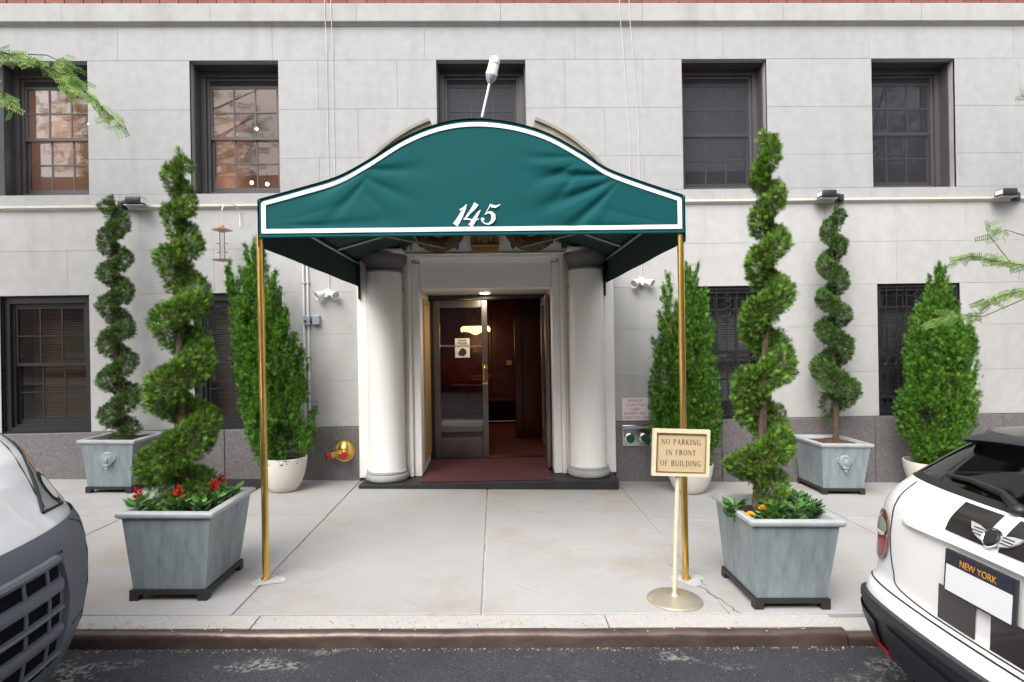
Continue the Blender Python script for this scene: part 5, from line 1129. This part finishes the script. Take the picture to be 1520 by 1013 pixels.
# ---- white van with grey bumper: nose faces the right of the picture
van = thing('delivery_van', 'white van with large grey plastic bumper at the left edge', 'van', (-1.66-5.0,-4.93,gz(-1.66-5.0)+RD-.002), (0,TILT,0))
LV = 5.0
vb = Body([(.20,.1,LV-.10,.90,.02,.1,.16,.40),(.30,.0,LV-.04,.97,.02,.1,.16,.42),(.45,0,LV-.01,1.0,.02,.1,.16,.42),(.62,0,LV,1.01,.02,.1,.16,.42),(.80,0,LV-.015,1.015,.02,.1,.17,.43),(.88,0,LV-.05,1.015,.02,.1,.18,.44),(.93,0,LV-.09,1.015,.02,.1,.19,.45),
  (1.02,0,LV-.15,1.015,.02,.1,.20,.46),(1.12,0,LV-.22,1.01,.02,.1,.21,.46),(1.20,0,LV-.32,1.01,.02,.1,.20,.42),(1.28,0,LV-.50,1.005,.02,.1,.16,.34),(1.36,0,LV-.78,1.0,.02,.1,.12,.26),(1.45,0,LV-.98,1.0,.02,.1,.10,.2),(1.8,0,LV-1.25,.98,.02,.1,.10,.2),(2.15,0,LV-1.52,.94,.02,.1,.1,.2),(2.3,.02,LV-1.75,.90,.02,.1,.1,.2),(2.38,.1,LV-2.1,.80,.02,.1,.1,.2)], 4.2, .045)
mb = MB(); vb.shell(mb, [.86,.90,.93]+list(np.linspace(.95,1.45,34))+[1.5,1.6,1.7,1.8,1.9,2.0,2.1,2.15,2.2,2.25,2.3,2.35,2.38], cap=True, n=64); mb.build('body', M['vanwhite'], van, True)
mb = MB(); vb.shell(mb, [.20,.25,.30,.38,.45,.54,.62,.70,.76,.80,.84,.87,.885,.888], off=.014, n=44); bp = mb.build('bumper', M['vanplastic'], van, True)
mb = MB(); vb.patch(mb, vb.front, -.47,.47,.36,.79,.018,24,8); mb.build('grille_recess', mat('grille_dark', (.010,.010,.011), .95, spec=.05), bp, True)
for k, (z0, z1) in enumerate(((.765,.80),(.655,.71),(.575,.60),(.47,.525),(.385,.41))):
    mb = MB(); P = []
    for o_, zz in ((.016,z1),(.034,z1-.004),(.040,(z0+z1)/2),(.032,z0+.003),(.016,z0)): P.append([vb.front(v, zz, o_) for v in np.linspace(-.47,.47,30)])
    mb.grid(P); mb.build('grille_slat', M['vanplastic'], bp, True)
for s in (-1,1):
    P = []
    mb = MB()
    for o_, dv in ((.014,-.005),(.034,.004),(.036,.03),(.026,.05),(.014,.058)): P.append([vb.front(s*(.465+dv+.05*math.sin(PI*q)), .37+.43*q, o_) for q in np.linspace(0,1,14)])
    mb.grid(P); mb.build('grille_surround', M['vanplastic'], bp, True)
    for v in (.10,.24,.38): 
        mb = MB(); mb.tube([vb.front(s*v, z, .024) for z in np.linspace(.38,.79,6)], .008, 6); mb.build('grille_bar', M['vanplastic'], bp)
    MB().tube([vb.front(s*v, z, .016) for v, z in ((.70,.88),(.80,.84),(.835,.70),(.83,.55),(.80,.40),(.74,.26))], .005, 6).build('bumper_seam', M['floodblack'], bp, True)
    MB().tube([vb.front(s*v, .44+.01*math.cos(v*9), .015) for v in np.linspace(.62,.82,6)], .004, 6).build('bumper_seam', M['floodblack'], bp, True)
    sh = lambda a, b: (s*((.56+.13*b)+(.985-(.56+.13*b)-.01*b)*a), (.915+.03*(1-a))+(.14+.20*a)*b)
    mb = MB(); vb.patch(mb, vb.front, 0,0,0,0, .006, 14, 12, sh); hl = mb.build('headlight', M['vanlens'], van, True)
    mb = MB(); vb.patch(mb, vb.front, 0,0,0,0, .010, 10, 8, lambda a, b: (s*(.755+.06*b*math.cos(2*PI*a)), 1.01+.07*b*math.sin(2*PI*a))); mb.build('lamp_bezel', M['floodblack'], hl, True)
    mb = MB(); vb.patch(mb, vb.front, 0,0,0,0, .015, 16, 4, lambda a, b: (s*(.755+.042*b*math.cos(2*PI*a)), 1.01+.05*b*math.sin(2*PI*a))); mb.build('reflector', M['lampjar'], hl, True)
    mb = MB(); vb.patch(mb, vb.front, 0,0,0,0, .010, 6, 6, lambda a, b: sh(.30+.6*a, .72+.24*b)); mb.build('indicator', mat('amber_lens', (.45,.25,.12), .2), hl, True)
    MB().tube([vb.front(*sh(a, b), .005) for a, b in ((0,0),(.5,0),(1,0),(1,.5),(1,1),(.6,1),(.0,1),(0,.5),(0,0))], .008, 6).build('headlight_seal', M['rubber'], hl, True)
    MB().tube([vb.front(s*v, z, .003) for v, z in ((.60,.94),(.61,1.02),(.66,1.12),(.74,1.19),(.82,1.26),(.88,1.33))], .0035, 6).build('hood_seam', M['rubber'], van, True)
    for k, u_ in enumerate((.95,4.05)): wheel(van, u_, s*.90, .345, .22)
    MB().bbox(LV-1.12,LV-.98,s*1.16-.10,s*1.16+.10,1.45,1.80,.04).build('mirror', M['vanplastic'], van, True)
arch_disc(van, .95, 1.012, .345, M['vanplastic']); arch_disc(van, 4.05, 1.012, .345, M['vanplastic'])
mb = MB(); vb.patch(mb, vb.front, -.82,.82,1.48,2.12,.008,20,8); mb.build('windscreen', mat('van_windscreen', (.02,.025,.028), .05, coat=1), van, True)
for s in (-1,1): MB().box(LV-1.9,LV-1.3,min(s*.99,s*1.003),max(s*.99,s*1.003),1.46,1.95).build('side_window', mat('van_side_glass', (.02,.025,.028), .05, coat=1), van)

# ---- the far side of the street, seen only as reflections in the glass
suv = thing('red_car', 'red estate car across the street, seen reflected in the glass door', 'car', (-2.6,-12.1,gz(-2.6)+RD-.002), (0,TILT,0))
rb = Body([(.25,.05,4.5,.85,.04,.2,.1,.3),(.45,0,4.6,.9,.04,.2,.1,.3),(.75,0,4.6,.9,.04,.2,.1,.3),(.95,.03,4.45,.89,.04,.2,.1,.3),(1.05,.06,3.6,.88,.04,.2,.1,.3)])
mb = MB(); rb.shell(mb, [.25,.35,.45,.6,.75,.85,.95,1.0,1.05]); mb.build('body', M['redcar'], suv, True)
rg = Body([(1.05,.08,3.4,.87,.04,.2,.1,.3),(1.5,.3,2.6,.72,.04,.2,.1,.3)]); mb = MB(); rg.shell(mb, [1.05,1.2,1.35,1.5]); mb.build('window_band', mat('red_car_glass', (.02,.02,.022), .05), suv, True)
rr_ = Body([(1.49,.28,2.65,.73,.04,.2,.1,.3),(1.56,.4,2.4,.62,.04,.2,.1,.3),(1.6,.8,1.9,.3,.04,.1,.1,.1)]); mb = MB(); rr_.shell(mb, [1.49,1.53,1.56,1.58,1.6], cap=True); mb.build('roof', M['redcar'], suv, True)
for u_ in (.85,3.65):
    arch_disc(suv, u_, .90, .34, M['cladding'])
    for s in (-1,1): wheel(suv, u_, s*.82, .34, .2)
ob = thing('brick_building', 'red brick building across the street, seen reflected in the windows', 'building', (0,-17.2,0))
MB().box(-30,30,-.4,0,-1,8.2).build('wall', mat('far_brick', (.26,.13,.095), .9, var=(3,.6,(.20,.10,.075)), coords='World'), ob)
fwm = MB().box(-.6,.6,-.05,.02,0,1.7).mesh('window', mat('far_glass', (.06,.07,.08), .1)); fsm = MB().box(-.7,.7,-.02,.10,-.15,-.002).mesh('sill', M['cornice'])
for fl in range(2):
    for k in range(16):
        wv = obj('window', fwm, ob, (-22+k*2.9, .0, 1.4+fl*3.3)); obj('sill', fsm, wv)
MB().box(-30,30,-.1,.3,7.9,8.4).build('cornice', M['cornice'], ob)
